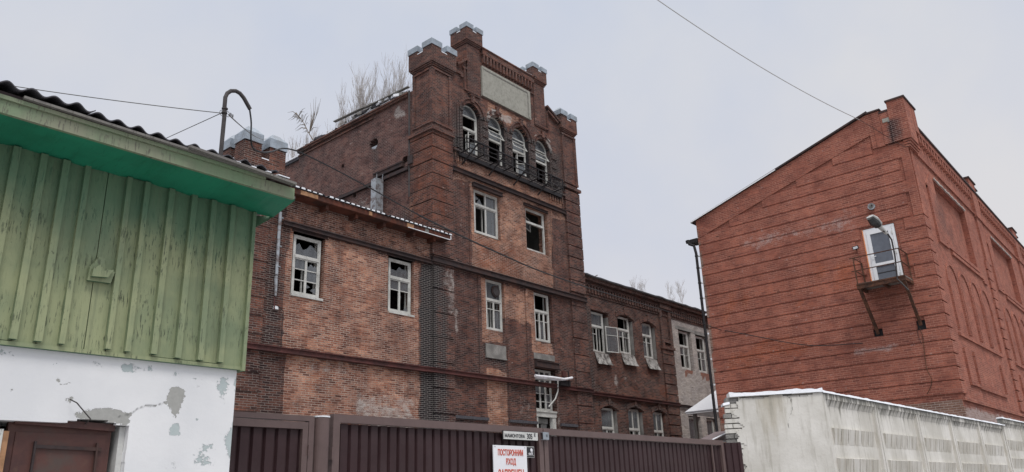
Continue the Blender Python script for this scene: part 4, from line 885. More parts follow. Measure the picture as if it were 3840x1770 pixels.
steel('lintel', 23.2, 25.12, 21.84, 22.25, 14.87, 15.06); steel('lintel', 26.7, 28.52, 21.90, 22.25, 14.93, 15.05); steel('lintel', 23.82, 25.1, 21.88, 22.25, 10.835, 10.878); steel('lintel', 26.6, 28.55, 21.9, 22.25, 10.845, 10.878)
steel('lintel', 27.0, 28.66, 21.82, 22.25, 7.29, 7.58); steel('lintel', 14.25, 15.7, 21.93, 22.25, 10.66, 10.75); steel('lintel', 18.42, 19.85, 21.93, 22.25, 10.68, 10.75)
mb = MB()
for (a, b, c, e) in ((23.42, 23.58, 6.62, 10.86), (26.52, 26.68, 6.62, 10.82), (25.16, 25.30, 1.5, 8.4), (22.95, 23.06, 11.15, 14.8), (28.74, 28.86, 11.15, 15.2)): mb.box(a, b, 21.945, 22.001, c, e, 'tower_top_brick', seg=.3)
split(mb, 'pilaster_strip', fac, pf)
mb = MB(); mb.box(23.82, 25.08, 21.96, 22.001, 7.42, 7.96, 'grey_render'); mb.box(23.80, 25.10, 21.93, 22.001, 7.36, 7.42, 'grey_render'); mb.box(26.98, 28.45, 21.96, 22.001, 7.66, 7.92, 'grey_render'); split(mb, 'render_patch', fac)
mb = MB()
for (a, b) in ((21.93, 23.85), (25.15, 26.98), (28.65, 29.9)):
    for (c, e, p) in ((4.78, 4.90, .09), (4.40, 4.52, .07), (4.05, 4.15, .05)): mb.box(a, b, 22-p, 22.001, c, e, 'slate')
split(mb, 'base_moulding', fac)
# ---- turrets ----------------------------------------------------------------
def cap(mb, x0, x1, y0, y1, z, h=.22, o=.04):
    """pitched sheet-metal lid on one merlon; ridge across its short side"""
    x0 -= o; x1 += o; y0 -= o; y1 += o; w = x1-x0; l = y1-y0; r = min(w, l)*.30; t = h*.55
    mb.box(x0, x1, y0, y1, z-.10, z+t, 'galvanised')
    mb.add([(x0, y0, z+t), (x1, y0, z+t), (x1, y1, z+t), (x0, y1, z+t), (x0+r, y0+r, z+t+h*.6), (x1-r, y0+r, z+t+h*.6), (x1-r, y1-r, z+t+h*.6), (x0+r, y1-r, z+t+h*.6)],
           [(0, 1, 5, 4), (1, 2, 6, 5), (2, 3, 7, 6), (3, 0, 4, 7), (4, 5, 6, 7)], 'galvanised')
    return mb
def turret(x0, y0, w, z0, zh, zt, body_in=.16, body_z=None, hb=None, mat='tower_top_brick', name='turret', gapf=.24, mh=.28, panelz=None, bw=None, lid=0):
    """body up to zh, corbelled head to zt, four corner merlons with metal lids"""
    mb = MB(); b = body_in; bw = bw or w-2*b
    mb.box(x0+b, x0+b+bw, y0+b, y0+w-b, z0, zh-.22, mat, seg=.25)
    if panelz:   # raised edge strips leave a sunk panel on each visible face
        pz0, pz1 = panelz; e = .14
        for q in ((x0+b-.05, x0+b+e), (x0+b+bw-e, x0+b+bw+.05)): mb.box(q[0], q[1], y0+b-.05, y0+b, pz0, pz1, mat, seg=.3)
        mb.box(x0+b-.05, x0+b, y0+b, y0+b+e, pz0, pz1, mat, seg=.3); mb.box(x0+b-.05, x0+b, y0+w-b-e, y0+w-b, pz0, pz1, mat, seg=.3)
        mb.box(x0+b-.06, x0+b+bw+.06, y0+b-.06, y0+w-b, pz0-.12, pz0, mat, seg=.3); mb.box(x0+b-.06, x0+b+bw+.06, y0+b-.06, y0+w-b, pz1, pz1+.1, mat, seg=.3)
    for i in range(3):
        e = b*(1-(i+1)/3.0); mb.box(x0+e, x0+w-e, y0+e, y0+w-e, zh-.22+.075*i, zh-.22+.075*(i+1)-.001, mat, seg=.3)
    mb.box(x0, x0+w, y0, y0+w, zh, zt-mh, mat, seg=.3)
    m = w*(1-gapf)/2; mp = []
    for (a, c) in ((0, 0), (w-m, 0), (0, w-m), (w-m, w-m)):
        mb.box(x0+a, x0+a+m, y0+c, y0+c+m, zt-mh, zt, mat, seg=.3); mp.append((x0+a, x0+a+m, y0+c, y0+c+m))
    o = mb.build(name, parent=fac, paint=pf)
    for q in mp:
        c = MB(); cap(c, *q, zt, lid or (.32 if w > 1.2 else .26), .035); c.build('merlon_lid', parent=o)
    s = MB(); s.box(x0+m+.02, x0+w-m-.02, y0-.015, y0+w+.015, zt-mh, zt-mh+.035, 'snow'); s.box(x0-.015, x0+m+.018, y0+m+.02, y0+w-m-.02, zt-mh, zt-mh+.035, 'snow'); s.build('snow_in_gap', parent=o)
    return o
turret(20.62, 21.80, 1.52, 16.9, 20.15, 21.0, .15, panelz=(17.25, 19.75), bw=1.12)
turret(29.92, 21.80, 1.36, 16.9, 20.2, 21.0, .14, panelz=(17.2, 19.8))
turret(22.88, 21.82, 1.08, 19.45, 22.3, 22.98, .12, mh=.2)
turret(27.76, 21.82, 1.10, 19.55, 22.25, 22.93, .12, mh=.2)
turret(12.16, 21.84, 1.56, 11.5, 12.3, 13.47, .0, gapf=.2, mh=.62, mat='old_brick', lid=.42)
# gable dressing
mb = MB()
for (x0, x1, y0, z0, z1) in [(24.0, 27.86, 21.86, 21.9, 22.2), (23.95, 27.86, 21.82, 22.2, 22.26), (24.0, 27.86, 21.93, 21.27, 21.33)]: mb.box(x0, x1, y0, 22.3 if z0 > 22 else 22.01, z0, z1, 'tower_top_brick', seg=.3)
x = 24.05
while x < 27.75: mb.box(x, x+.13, 21.87, 22.01, 21.45, 21.9, 'tower_top_brick'); x += .235
# stepped frames around the small turrets and raking trims
for (x0, x1, z0, z1) in [(22.78, 22.88, 19.62, 20.62), (22.70, 22.99, 20.62, 20.72), (22.78, 23.66, 19.52, 19.62), (28.86, 28.95, 19.7, 20.7), (27.86, 28.95, 19.6, 19.7), (22.25, 22.7, 20.22, 20.32), (22.55, 22.72, 20.1, 20.22)]: mb.box(x0, x1, 21.92, 22.01, z0, z1, 'tower_top_brick', seg=.3)
for (a, b) in [((22.3, 20.62), (23.0, 21.22)), ((28.85, 20.98), (29.95, 20.42)), ((28.9, 20.7), (29.7, 20.3))]: mb.bar((a[0], 21.93, a[1]), (b[0], 21.93, b[1]), .18, .10, up=(0, 0, 1), mat='tower_top_brick')
mb.build('gable_trim', parent=fac, paint=pf)
mb = MB(); mb.box(24.2, 27.7, 21.84, 22.28, 22.262, 22.285, 'snow'); mb.build('gable_snow', parent=fac)
# blank name panel
mb = MB(); mb.box(23.97, 27.52, 21.90, 22.01, 19.68, 21.27, 'sign_plaster'); o = mb.build('name_panel', parent=fac)
mb = MB()
for q in ((24.02, 27.44, 21.13, 21.22), (27.33, 27.44, 19.75, 21.13)): mb.box(q[0], q[1], 21.875, 21.90, q[2], q[3], 'sign_plaster')
for q in ((24.15, 27.30, 21.09, 21.12), (27.285, 27.31, 19.8, 21.09)): mb.box(q[0], q[1], 21.885, 21.90, q[2], q[3], 'grey_render')
mb.build('panel_edge', parent=o)
# arched windows with brick hoods and keystones
for i, a in enumerate(ARCH):
    cx = (a[0]+a[1])/2; r = (a[1]-a[0])/2; zs_ = a[3]-r; mb = MB()
    def arc(r0, r1, y0, y1, mat, n=18, t0=0, t1=PI):
        for k in range(n):
            p = t0+(t1-t0)*k/n; q = t0+(t1-t0)*(k+1)/n; f = lambda R_, t_: (cx+R_*math.cos(t_), y0, zs_+R_*math.sin(t_)); mb.prism([f(r1, p), f(r1, q), f(r0, q), f(r0, p)], (0, y1-y0, 0), mat)
    arc(r-.012, r+.16, 21.955, 22.02, 'tower_top_brick'); arc(r+.16, r+.24, 21.90, 22.02, 'tower_top_brick', 18, *((0, PI) if i in (0, 2) else (1.2, 2.6) if i == 1 else (.8, 2.9)))
    mb.box(cx-.09, cx+.09, 21.87, 21.95, a[3]+.02, a[3]+.36, 'tower_top_brick'); mb.box(cx-.13, cx+.13, 21.86, 21.96, a[3]+.36, a[3]+.42, 'tower_top_brick')
    mb.build('arch_hood', parent=fac, paint=(lambda i: (lambda x, y, z: (.3+0*x, .55*(z < 18.6)+.25, (.75 if i in (1, 3) else .2)*(fbm(x, z, 4, i) > .45), 0*x)))(i))
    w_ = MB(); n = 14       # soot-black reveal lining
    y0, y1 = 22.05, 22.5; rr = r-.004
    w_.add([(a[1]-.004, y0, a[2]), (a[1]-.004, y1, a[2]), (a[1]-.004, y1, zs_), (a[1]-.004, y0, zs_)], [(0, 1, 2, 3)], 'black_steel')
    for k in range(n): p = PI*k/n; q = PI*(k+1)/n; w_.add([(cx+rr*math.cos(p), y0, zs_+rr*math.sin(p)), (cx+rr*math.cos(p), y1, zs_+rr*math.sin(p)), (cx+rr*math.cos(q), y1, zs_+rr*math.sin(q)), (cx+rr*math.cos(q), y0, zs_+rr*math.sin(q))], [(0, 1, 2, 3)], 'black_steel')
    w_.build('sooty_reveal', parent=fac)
    yk = 22.22; random.seed(20+i)
    fx0, fx1 = a[0]+.03, a[1]-.01
    o = window(fx0, fx1, a[2]+.04, a[3]-.02, yk, t=.50, cols=2, upcols=1, bars=(), panes='nsgnns'[i:]+'nn', arch=True, low=[['o', 'f'], ['o', 'o'], ['f', 'o'], ['o', 'o']][i], inner=False)
    if i != 0: sash(fx0+.08, a[2]+1.32, 1.0, .42, yk-.02, 0, o, 'gg', .99, name='open_sash').data.transform(Matrix.Translation((0, yk, a[2]+1.74)) @ Matrix.Rotation(-.5, 4, 'X') @ Matrix.Translation((0, -yk, -a[2]-1.74)))
    if i in (0, 2): sash(fx1-.07, a[2]+.1, .5, 1.1, yk-.01, PI-.9 if i == 0 else PI-.5, o, 'gn')
# columns between / beside the arches
mb = MB()
for (x, w) in ((22.28, .12), (22.45, .10)): mb.box(x, x+w, 21.94, 22.02, 16.5, 18.6, 'tower_top_brick', seg=.3)
for x in (24.0, 25.72, 27.45): 
    for z in (16.7, 17.15, 17.6, 18.05): mb.box(x-.02, x+.3, 21.955, 22.02, z, z+.28, 'tower_top_brick')
for z in (16.6, 17.1, 17.6, 18.1): mb.box(29.12, 29.5, 21.95, 22.02, z, z+.3, 'tower_top_brick')
split(mb, 'quoin_block', fac, pf)
# iron balcony
ir = MB(); Yb = 21.1
for z, w in ((16.55, .05), (16.12, .04), (16.33, .025)): ir.bar((22.15, Yb, z), (28.75, Yb, z-.02), w, mat='black_steel')
for x in np.arange(22.15, 28.8, .94): ir.bar((x, Yb, 16.55), (x, Yb, 15.98), .035, mat='black_steel'); ir.bar((x, Yb, 16.08), (x+.28, 21.98, 16.2), .04, mat='black_steel')
for x in (22.6, 24.35, 26.05, 27.85): ir.bar((x+.15, Yb, 16.54), (x, 22.0, 15.75), .05, mat='black_steel'); ir.bar((x+.15, Yb+.0, 16.54), (x+.2, 22.0, 16.9), .035, mat='black_steel')
ir.bar((28.75, Yb, 16.53), (28.95, 22.0, 16.9), .04, mat='black_steel'); ir.bar((22.15, Yb, 16.55), (22.3, 22.0, 16.95), .04, mat='black_steel')
ir.box(22.3, 29.6, 21.84, 21.98, 16.05, 16.22, 'black_steel')
bal = ir.build('balcony_rail', parent=fac)
mesh_ = MB(); random.seed(4)
for x in (22.7, 24.55, 26.3, 28.0):
    for k in range(7): mesh_.bar((x+.09*k, Yb+.01, 16.52), (x+.09*k, Yb+.01, 16.13), .014, mat='black_steel')
    for k in range(5): mesh_.bar((x, Yb+.01, 16.14+.09*k), (x+.58, Yb+.01, 16.14+.09*k), .014, mat='black_steel')
mesh_.build('rail_mesh', parent=bal)

# ---- rectangular windows ----------------------------------------------------
random.seed(31)
yk = 22.14
o = window(23.45, 25.0, 12.84, 14.86, yk, t=.66, cols=2, upcols=2, bars=(), panes='sgngg', low=['f', 'f'], fw=.07)
o = window(26.95, 28.4, 12.84, 14.92, yk, t=.66, cols=2, upcols=1, bars=(), panes='nn', low=['o', 'o'], inner=False); sash(27.0, 14.12, 1.3, .62, yk+.25, .35, o, 'gg', .99)
o = window(24.05, 25.1, 8.62, 10.82, yk, t=.60, cols=2, upcols=1, bars=(.68,), panes='gnngn'); MBv = MB(); MBv.tube([(24.72, yk-.02, 10.38), (24.72, yk+.06, 10.38)], .26, 20, 'steel_beam'); MBv.tube([(24.72, yk-.05, 10.38), (24.72, yk-.02, 10.38)], .20, 20, 'mast_steel'); MBv.build('vent_fan', parent=o)
sash(24.15, 8.7, .42, 1.2, yk+.16, .35, o, 'nn')
o = window(27.32, 28.42, 8.55, 10.80, yk, t=.62, cols=3, upcols=1, bars=(.66,), panes='nnngnn')
o = window(27.08, 28.32, 5.42, 7.22, yk, t=.999-.20, cols=3, upcols=3, bars=(.25, .5, .75), panes='gngnngnnnggg', fw=.05, label='tall barred stair window in grey peeling paint')
mb = MB(); mb.box(27.0, 28.5, 22.05, 22.2, 5.14, 5.415, 'white_wood'); mb.box(27.02, 28.48, 22.0, 22.1, 5.34, 5.41, 'white_wood'); mb.box(27.08, 27.2, 22.08, 22.2, 1, 5.14, 'white_wood'); mb.box(28.22, 28.46, 22.08, 22.25, 1, 5.14, 'white_wood'); mb.box(27.2, 28.2, 22.35, 22.40, 4.88, 5.1, 'inner_plaster'); mb.box(27.78, 28.2, 22.42, 22.45, 1, 4.87, 'inner_plaster'); mb.build('door_frame', parent=fac)
for n_, (x0, x1, z0, z1) in enumerate([(14.40, 15.52, 8.50, 10.60), (18.62, 19.74, 8.56, 10.64)]):
    random.seed(40+n_); window(x0, x1, z0, z1, yk-.03, t=.64, cols=2, upcols=1, bars=(.64,) if n_ else (.36, .66), panes=['hnngsg', 'hngsg'][n_], fw=.07)
    mb = MB(); mb.box(x0-.06, x1+.08, 21.96, 22.2, z0-.10, z0-.02, 'white_wood'); mb.build('window_sill', parent=fac)
o = None; random.seed(50); yw = YW+.14
for n_, (x0, x1, z0, z1, ar) in enumerate([(32.2, 33.4, 8.68, 10.74, 0), (34.62, 35.86, 8.88, 10.86, 1), (37.02, 38.14, 8.9, 10.84, 1)]):
    o = window(x0, x1, z0, z1, yw, t=.64, cols=2, upcols=1, bars=(.68,), panes=['gnnnn', 'nngnn', 'ggnnn'][n_], low=[['f', 'o'], ['f', 'f'], ['f', 'f']][n_], fw=.06)
    if n_ == 0: sash(33.3, 8.72, .84, 1.34, 22.30, -.25, o, 'gg', .66)
    mb = MB(); mb.box(RW[n_][1]-.012, RW[n_][1]-.0025, YW+.02, YW+.49, z0-.0, z1-.15, 'grey_render'); mb.build('plaster_reveal', parent=fac)
    # tin apron hanging off under the sill, curled outwards
    mb = MB(); vs = []; N = 8; cx = (x0+x1)/2
    for i in range(N+1):
        t = i/N; vs += [(x0+.02+.10*t+.03*math.sin(5*t), YW-.03-.17*t*t, z0-.08-.60*t), (x1+.08+.12*t, YW-.03-.15*t*t, z0-.06-.58*t)]
    mb.add(vs+[(a, b+.012, c) for a, b, c in vs], [(2*i, 2*i+2, 2*i+3, 2*i+1) for i in range(N)]+[(2*N+2+2*i, 2*N+2+2*i+1, 2*N+2+2*i+3, 2*N+2+2*i+2) for i in range(N)], 'peeled_tin'); mb.build('sill_apron', parent=fac)
for n_, a in enumerate(RWL):
    window(a[0]+.04, a[1]-.16, 4.2, a[3]-.10, yw, t=.42, cols=2, upcols=2 if n_ else 1, bars=(), panes='ggnn', fw=.06); mb = MB(); mb.box(a[1]-.012, a[1]-.0025, YW+.02, YW+.49, 4.2, a[3]-.22, 'grey_render'); mb.build('plaster_reveal', parent=fac)
for n_, a in enumerate(WW):
    window(a[0]+.05, a[1]-.22, a[2]+.05, a[3]-.04, yw-.02, t=.60 if n_ < 2 else .4, cols=2, upcols=1, bars=(.6,), panes=['nngnn', 'nnngs', 'gnn', 'gnn'][n_], fw=.08, mat='white_wood')
mb = MB()
for a in WW[:2]: mb.box(a[0]-.3, a[1]+.2, YW-.015, YW+.1, a[3]+.0, a[3]+.2, 'grey_render')
split(mb, 'concrete_lintel', fac)
# segmental brick hoods of the right wing
for a in RW[1:]+RWL:
    mb = MB(); n = 9; cx = (a[0]+a[1])/2; w = (a[1]-a[0])/2
    for k in range(n):
        q = lambda t: (cx+(w+.12)*t, a[3]-.22*t*t); (p0, r0), (p1, r1) = q(-1+2*k/n), q(-1+2*(k+1)/n); mb.prism([(p0, YW-.05, r0+.005), (p1, YW-.05, r1+.005), (p1, YW-.05, r1+.27), (p0, YW-.05, r0+.27)], (0, .055, 0), 'old_brick')
    mb.box(cx-.1, cx+.1, YW-.10, YW, a[3]+.02, a[3]+.40, 'old_brick'); mb.build('brick_hood', parent=fac, paint=pf)
# right wing cornice with dentils, pier, roof
mb = MB(); mb.box(31.2, 46, YW-.12, YW, 12.02, 12.2, 'old_brick', seg=.4); mb.box(31.1, 46, YW-.30, YW+.1, 12.2, 12.38, 'old_brick', seg=.4); mb.box(31.2, 46, YW-.05, YW, 11.52, 11.6, 'old_brick', seg=.4); mb.box(40.19, 52, YW+.002, YW+.49, 11.552, 12.35, 'old_brick', seg=.4)
x = 31.7
while x < 45.6:
    if not 38.9 < x < 40.15: mb.box(x, x+.14, YW-.11, YW-.001, 11.62, 12.018, 'old_brick')
    x += .27
mb.build('dentil_cornice', parent=fac, paint=pf)
mb = MB(); z = 2.0
while z < 9.5: mb.box(38.85, 40.12, YW-.09, YW, z, z+.50, 'old_brick', seg=.3); z += .56
mb.box(38.78, 40.2, YW-.16, YW, 9.55, 9.72, 'old_brick', seg=.3)
for q in ((38.88, 39.12), (39.85, 40.1)): mb.box(*q, YW-.13, YW, 9.72, 12.0, 'old_brick', seg=.3)
mb.box(39.12, 39.85, YW-.10, YW, 9.95, 10.15, 'old_brick', seg=.3); mb.box(38.85, 40.15, YW-.2, YW, 11.9, 12.2, 'old_brick', seg=.3); mb.build('wing_pier', parent=fac, paint=pf)
mb = MB(); vs = []; N = 40
for i in range(N+1):
    x = 31.1+15.5*i/N; dz = .05*math.sin(i*1.7)+.04*math.sin(i*.7); vs += [(x, YW-.42, 12.385+.4*max(0, dz)), (x, YW+4.8, 13.35+dz), (x, YW-.42, 12.45+.6*max(0, dz))]
mb.add(vs, [(3*i+2, 3*i+5, 3*i+4, 3*i+1) for i in range(N)], 'snow'); mb.add(vs, [(3*i, 3*i+3, 3*i+5, 3*i+2) for i in range(N)], 'slate'); mb.add([(31.1, YW-.41, 12.383), (46.6, YW-.41, 12.383), (46.6, YW+.3, 12.383), (31.1, YW+.3, 12.383)], [(0, 3, 2, 1)], 'grey_timber')
mb.build('wing_roof', parent=fac)
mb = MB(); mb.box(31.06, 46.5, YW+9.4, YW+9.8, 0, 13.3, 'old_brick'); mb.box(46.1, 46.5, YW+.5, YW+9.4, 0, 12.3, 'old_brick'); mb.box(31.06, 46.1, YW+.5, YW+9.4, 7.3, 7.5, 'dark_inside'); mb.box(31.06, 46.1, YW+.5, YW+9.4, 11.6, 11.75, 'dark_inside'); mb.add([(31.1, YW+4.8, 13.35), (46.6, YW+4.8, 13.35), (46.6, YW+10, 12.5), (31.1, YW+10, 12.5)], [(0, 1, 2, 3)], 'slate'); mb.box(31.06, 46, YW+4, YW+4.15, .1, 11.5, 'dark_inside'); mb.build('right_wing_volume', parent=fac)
# left wing roof with rippled edge, fascia
mb = MB(); n = 400; vs = []
for i in range(n+1):
    x = 9.2+(21.32-9.2)*i/n; w = .038*math.cos(2*PI*x/.235); vs += [(x, 21.42, 12.03+w), (x, 24.9, 12.45+w), (x, 21.42, 12.016+w), ]
mb.add(vs, [(3*i, 3*i+3, 3*i+4, 3*i+1) for i in range(n)]+[(3*i+2, 3*i+5, 3*i+3, 3*i) for i in range(n)]+[(3*i+1, 3*i+4, 3*i+5, 3*i+2) for i in range(n)], 'slate'); ro = mb.build('left_wing_roof', parent=fac)
mb = MB(); x = 9.2; random.seed(8)
while x < 21.25:
    c = round((x)/.235)*.235+.1175; h = random.uniform(.035, .07); r_w = .075
    if random.random() < .93: mb.add([(c-r_w, 21.405, 12.005), (c+r_w, 21.405, 12.005), (c+r_w*.8, 21.405, 12.005+h), (c-r_w*.8, 21.405, 12.005+h), (c-r_w, 22.2, 12.08), (c+r_w, 22.2, 12.08), (c+r_w*.8, 22.2, 12.09+h), (c-r_w*.8, 22.2, 12.09+h)], [(0, 1, 2, 3), (3, 2, 6, 7), (1, 5, 6, 2), (0, 3, 7, 4)], 'snow')
    x += .235
mb.build('snow_in_ripples', parent=ro)
mb = MB(); mb.box(9.2, 21.28, 21.47, 21.50, 11.80, 11.985, 'red_timber'); mb.box(9.2, 21.28, 21.50, 22.0, 11.785, 11.80, 'red_timber'); mb.build('eaves_board', parent=fac)
mb = MB()
for q in ((14.15, 14.85), (18.95, 19.3), (17.1, 17.25), (19.9, 20.1)): mb.box(q[0], q[1], 21.455, 21.47, 11.82, 11.97, 'fresh_timber' if q[0] != 19.9 else 'grey_timber')
for x in (15.3, 16.6, 17.9, 19.4, 20.5): mb.box(x, x+.12, 21.6, 22.0, 11.62, 11.785, 'red_timber')
mb.tube([(21.22, 21.44, 12.03), (21.30, 21.44, 12.0), (21.31, 21.44, 11.84), (21.22, 21.44, 11.8), (19.0, 21.44, 11.80)], .018, 6, 'white_metal'); mb.build('eaves_patches', parent=fac)
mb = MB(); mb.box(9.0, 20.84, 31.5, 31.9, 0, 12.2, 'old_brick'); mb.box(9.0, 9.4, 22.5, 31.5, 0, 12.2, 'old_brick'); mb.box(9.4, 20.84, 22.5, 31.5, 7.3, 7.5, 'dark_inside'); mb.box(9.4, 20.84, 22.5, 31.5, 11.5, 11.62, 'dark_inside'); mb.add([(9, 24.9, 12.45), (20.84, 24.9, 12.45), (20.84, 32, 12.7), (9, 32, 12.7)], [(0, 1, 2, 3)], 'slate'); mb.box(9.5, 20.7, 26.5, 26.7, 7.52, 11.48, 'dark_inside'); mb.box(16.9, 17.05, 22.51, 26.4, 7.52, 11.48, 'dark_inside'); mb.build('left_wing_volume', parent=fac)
# left wing end pier with bands and the downpipe
mb = MB(); z = 1.0; random.seed(2)
while z < 11: mb.box(12.1, 13.30, 21.91, 22.0, z, z+.52, 'old_brick', seg=.3); mb.box(12.12, 13.34, 21.885, 22.0, z+.525, z+.59, 'old_brick', seg=.3); z += .60
mb.build('wing_end_pier', parent=fac, paint=pf)
mb = MB(); mb.tube([atY(1052, 795, 21.75), atY(1047, 860, 21.8), atY(1040, 980, 21.82), atY(1037, 1030, 21.82)], .055, 10, 'galvanised_pipe'); mb.tube([atY(1036, 1035, 21.82), atY(1033, 1110, 21.82)], [.06, .04], 8, 'galvanised_pipe'); mb.tube([atY(1030, 1112, 21.85), atY(1028, 1162, 21.85)], .025, 6, 'red_steel')
for zz in (10.9, 9.9, 9.2): mb.tube([(13.68, 21.80, zz), (13.68, 21.80, zz+.03)], .068, 10, 'galvanised_pipe')
mb.build('downpipe', parent=fac)
mb = MB(); mb.tube([(14.02, 21.9, 6.7), (14.03, 21.9, 7.8), (13.82, 21.9, 7.92)], .012, 5, 'black_cable'); mb.box(13.7, 13.85, 21.92, 22.0, 7.83, 7.93, 'white_metal'); mb.build('wall_conduit', parent=fac)
# stair block behind the left wing
mb = MB(); mb.box(21.3, 22.0, 32.1, 36.5, 8, 19.0, 'side_brick', seg=.5); mb.box(21.0, 22.0, 31.96, 32.1, 8, 19.3, 'black_steel'); mb.box(21.2, 22.0, 32.0, 36.5, 19.0, 19.15, 'slate'); mb.box(21.15, 21.6, 32.0, 36.5, 19.152, 19.22, 'snow'); mb.box(22.0, 29.9, 31.96, 36.5, 0, 18.9, 'old_brick'); mb.build('stair_block', parent=fac, paint=ps)
# insulated pipes propped through the stair window, bracket
pp = thing('insulated_pipe', 'pair of white wrapped pipes sticking sideways out of the stair window', 'pipe', (27.5, 21.6, 6.8))
s_ = .2444; q = lambda x, y, Y: atY(1960+x*s_, 1330+y*s_, Y)
mb = MB(); mb.tube([q(190, 322, 21.75), q(300, 335, 21.7), q(460, 350, 21.6), q(640, 378, 21.6), q(760, 355, 21.6)], .06, 8, 'sign_white'); mb.build('upper_pipe', parent=pp)
mb = MB(); mb.tube([q(200, 348, 21.8), q(360, 365, 21.7)], .05, 8, 'sign_white'); mb.tube([q(440, 380, 21.65), q(600, 386, 21.65), q(640, 384, 21.65)], .045, 8, 'sign_white'); mb.build('lower_pipe', parent=pp)
mb = MB(); mb.tube([q(540, 400, 21.8), q(540, 560, 21.85), q(500, 680, 21.85), q(400, 800, 21.9)], .035, 6, 'lamp_grey'); mb.build('cable_tail', parent=pp)
mb = MB(); a = q(560, 430, 21.75); b = q(710, 460, 21.75); mb.box(a[0], b[0], 21.65, 22.0, a[2]-.12, a[2]+.12, 'black_steel'); c = q(685, 410, 21.7); mb.bar((c[0], 21.6, c[2]-.2), (c[0], 21.6, c[2]+.45), .04, mat='black_steel'); mb.box(c[0]-.02, c[0]+.2, 21.9, 22.02, c[2]+.25, c[2]+.5, 'red_steel'); mb.build('pipe_bracket', parent=fac)

# porch roof at the far corner
pc = thing('porch_canopy', 'small white gabled porch roof beside the red building downpipe', 'canopy', (38, 18.9, 5.2))
Yt, Zt, Ya, Za = 20.76, 5.76, 18.9, 6.75; XC = 38.0
ap = atX(2684, 1464, XC+1.3); yl = 2*ap[1]-Yt; mb = MB(); P = [(XC-.02, Yt+.02, Zt+.06), (XC-.02, yl, Zt+.06), ap]; mb.add(P+[(a+.03, b, c-.05) for a, b, c in P], [(0, 2, 1), (3, 4, 5), (0, 1, 4, 3)], 'white_metal')
mb.build('pediment', parent=pc)
mb = MB()
for s_x in (1, -1):
    ya = Yt+.03 if s_x > 0 else yl; P = [(XC-.03, ya, Zt-.01), (ap[0], ap[1], ap[2]-.08), (44, ap[1], ap[2]-.08), (44, ya, Zt-.01)]; mb.add(P+[(a, b, c+.08) for a, b, c in P], [(0, 1, 2, 3), (4, 7, 6, 5), (0, 4, 5, 1), (0, 3, 7, 4)], 'white_pvc')
mb.build('roof_sheets', parent=pc)
mb = MB(); mb.box(XC-.01, 44, yl+.02, Yt-.01, Zt-.06, Zt-.015, 'white_pvc'); mb.build('soffit', parent=pc)
mb = MB(); mb.box(XC+.3, XC+.45, Yt-.4, Yt-.25, 0, Zt-.06, 'grey_timber'); mb.build('post', parent=pc)

# ================================================================== the newer red brick building on the right
XR, YR = 31.0, 6.2
rb = thing('red_brick_building', 'large red brick building with banded walls and sloping roof edge behind the white fence', 'building', (XR, YR, 0))
ZB = [4.62+.4755*i for i in range(24)]     # underside of every projecting band
def roofz(y): return 13.43+(15.40-y)*(15.87-13.43)/(15.40-7.44)
def roofc(y): return np.where(y > 7.44, roofz(y), 15.86)
def diag(y): return 12.62+(15.15-y)*(14.93-12.62)/(15.15-7.44)
def pr(x, y, z):
    u = y; n = fbm(u, z, .7, 3); A = .50*rct(u, z, 6.2, 15.4, 8.6, 10.2, .4, 1)+.45*rct(u, z, 11, 15.4, 4.5, 7.6, .5, 1)+.3*(n > .55)
    B = .36*rct(u, z, 6.6, 13.5, 11.35, 12.5, .4, .8)+.24*rct(u, z, 8.5, 14.5, 11.0, 11.9, .3, .5)+.62*rct(u, z, 7.9, 9.6, 6.3, 6.75, .1, .2)+.4*rct(u, z, 10.5, 15, 7.6, 8.0, .1, .3)*(n > .4)+.30*rct(u, z, 9, 14, 12.4, 14.5, .5, 1)*(fbm(u, z*3, .8, 2) > .5)
    S = .85*rct(u, z, 6.30, 6.85, 14.3, 15.35, .12, .25)+.75*blob(u, z, 12.15, 5.0, .22, .35)+.45*rct(u, z, 12, 14, 4.7, 4.95, .15, .2)+.32*blob(u, z, 13.3, 14.25, .5, .3)+.3*blob(u, z, 10.8, 14.6, .5, .3)+.3*rct(u, z, 6.2, 8.5, 4.5, 5.1, .2, .4)+.28*rct(u, z, 6.2, 15.4, 5.3, 7, .6, 1.5)*(fbm(u, z, .6, 12) > .5)
    S = S+.35*rct(u, z, 6.3, 8.6, 8.0, 8.6, .15, .3)
    R = .8*rct(u, z, 15.25, 15.5, 2, 12.6, .03, .1)*(fbm(u, z, 4, 1) > .42)+.85*(z < 4.46)
    return R, S, B, A
def psr(x, y, z):
    n = fbm(x, z, .5, 3); R = .9*(z < 4.40)*(x < 60); S = .30*(fbm(x, z, .35, 7) > .55)+.25*rct(x, z, 34, 39.5, 11.5, 13.5, .5, 1); return R, S, .28*rct(x, z, 30, 60, 4.4, 4.8, .1, .2)+.75*(z < 4.35)*(x > 31.2)+.25*n*(z < 13), .35*n
NOSHOW = ((7.2, 8.6, 8.8, 11.3),)
def rl_solid(y, z): return (z < np.minimum(roofc(y), 99)) & ~((y > 7.25) & (y < 8.44) & (z > 8.88) & (z < 11.22)) & ~((np.abs(y-8.54) < .16) & (np.abs(z-7.10) < .19)) & ~((np.abs(y-7.04) < .15) & (np.abs(z-7.17) < .19))
ys = lines(YR+.046, 15.42, .16)+[7.25, 8.44, 8.38, 8.70, 6.89, 7.19, 7.44]; zs = lines(0, 4.2, .5)+lines(4.2, 13.2, .16)+lines(13.2, 15.86, .045)+[8.88, 11.22, 6.91, 7.29, 6.98, 7.36]
wall(ys, zs, rl_solid, XR+.045, XR+.5, 'X', mat='new_red_brick').build('gable_wall', parent=rb, paint=pr)
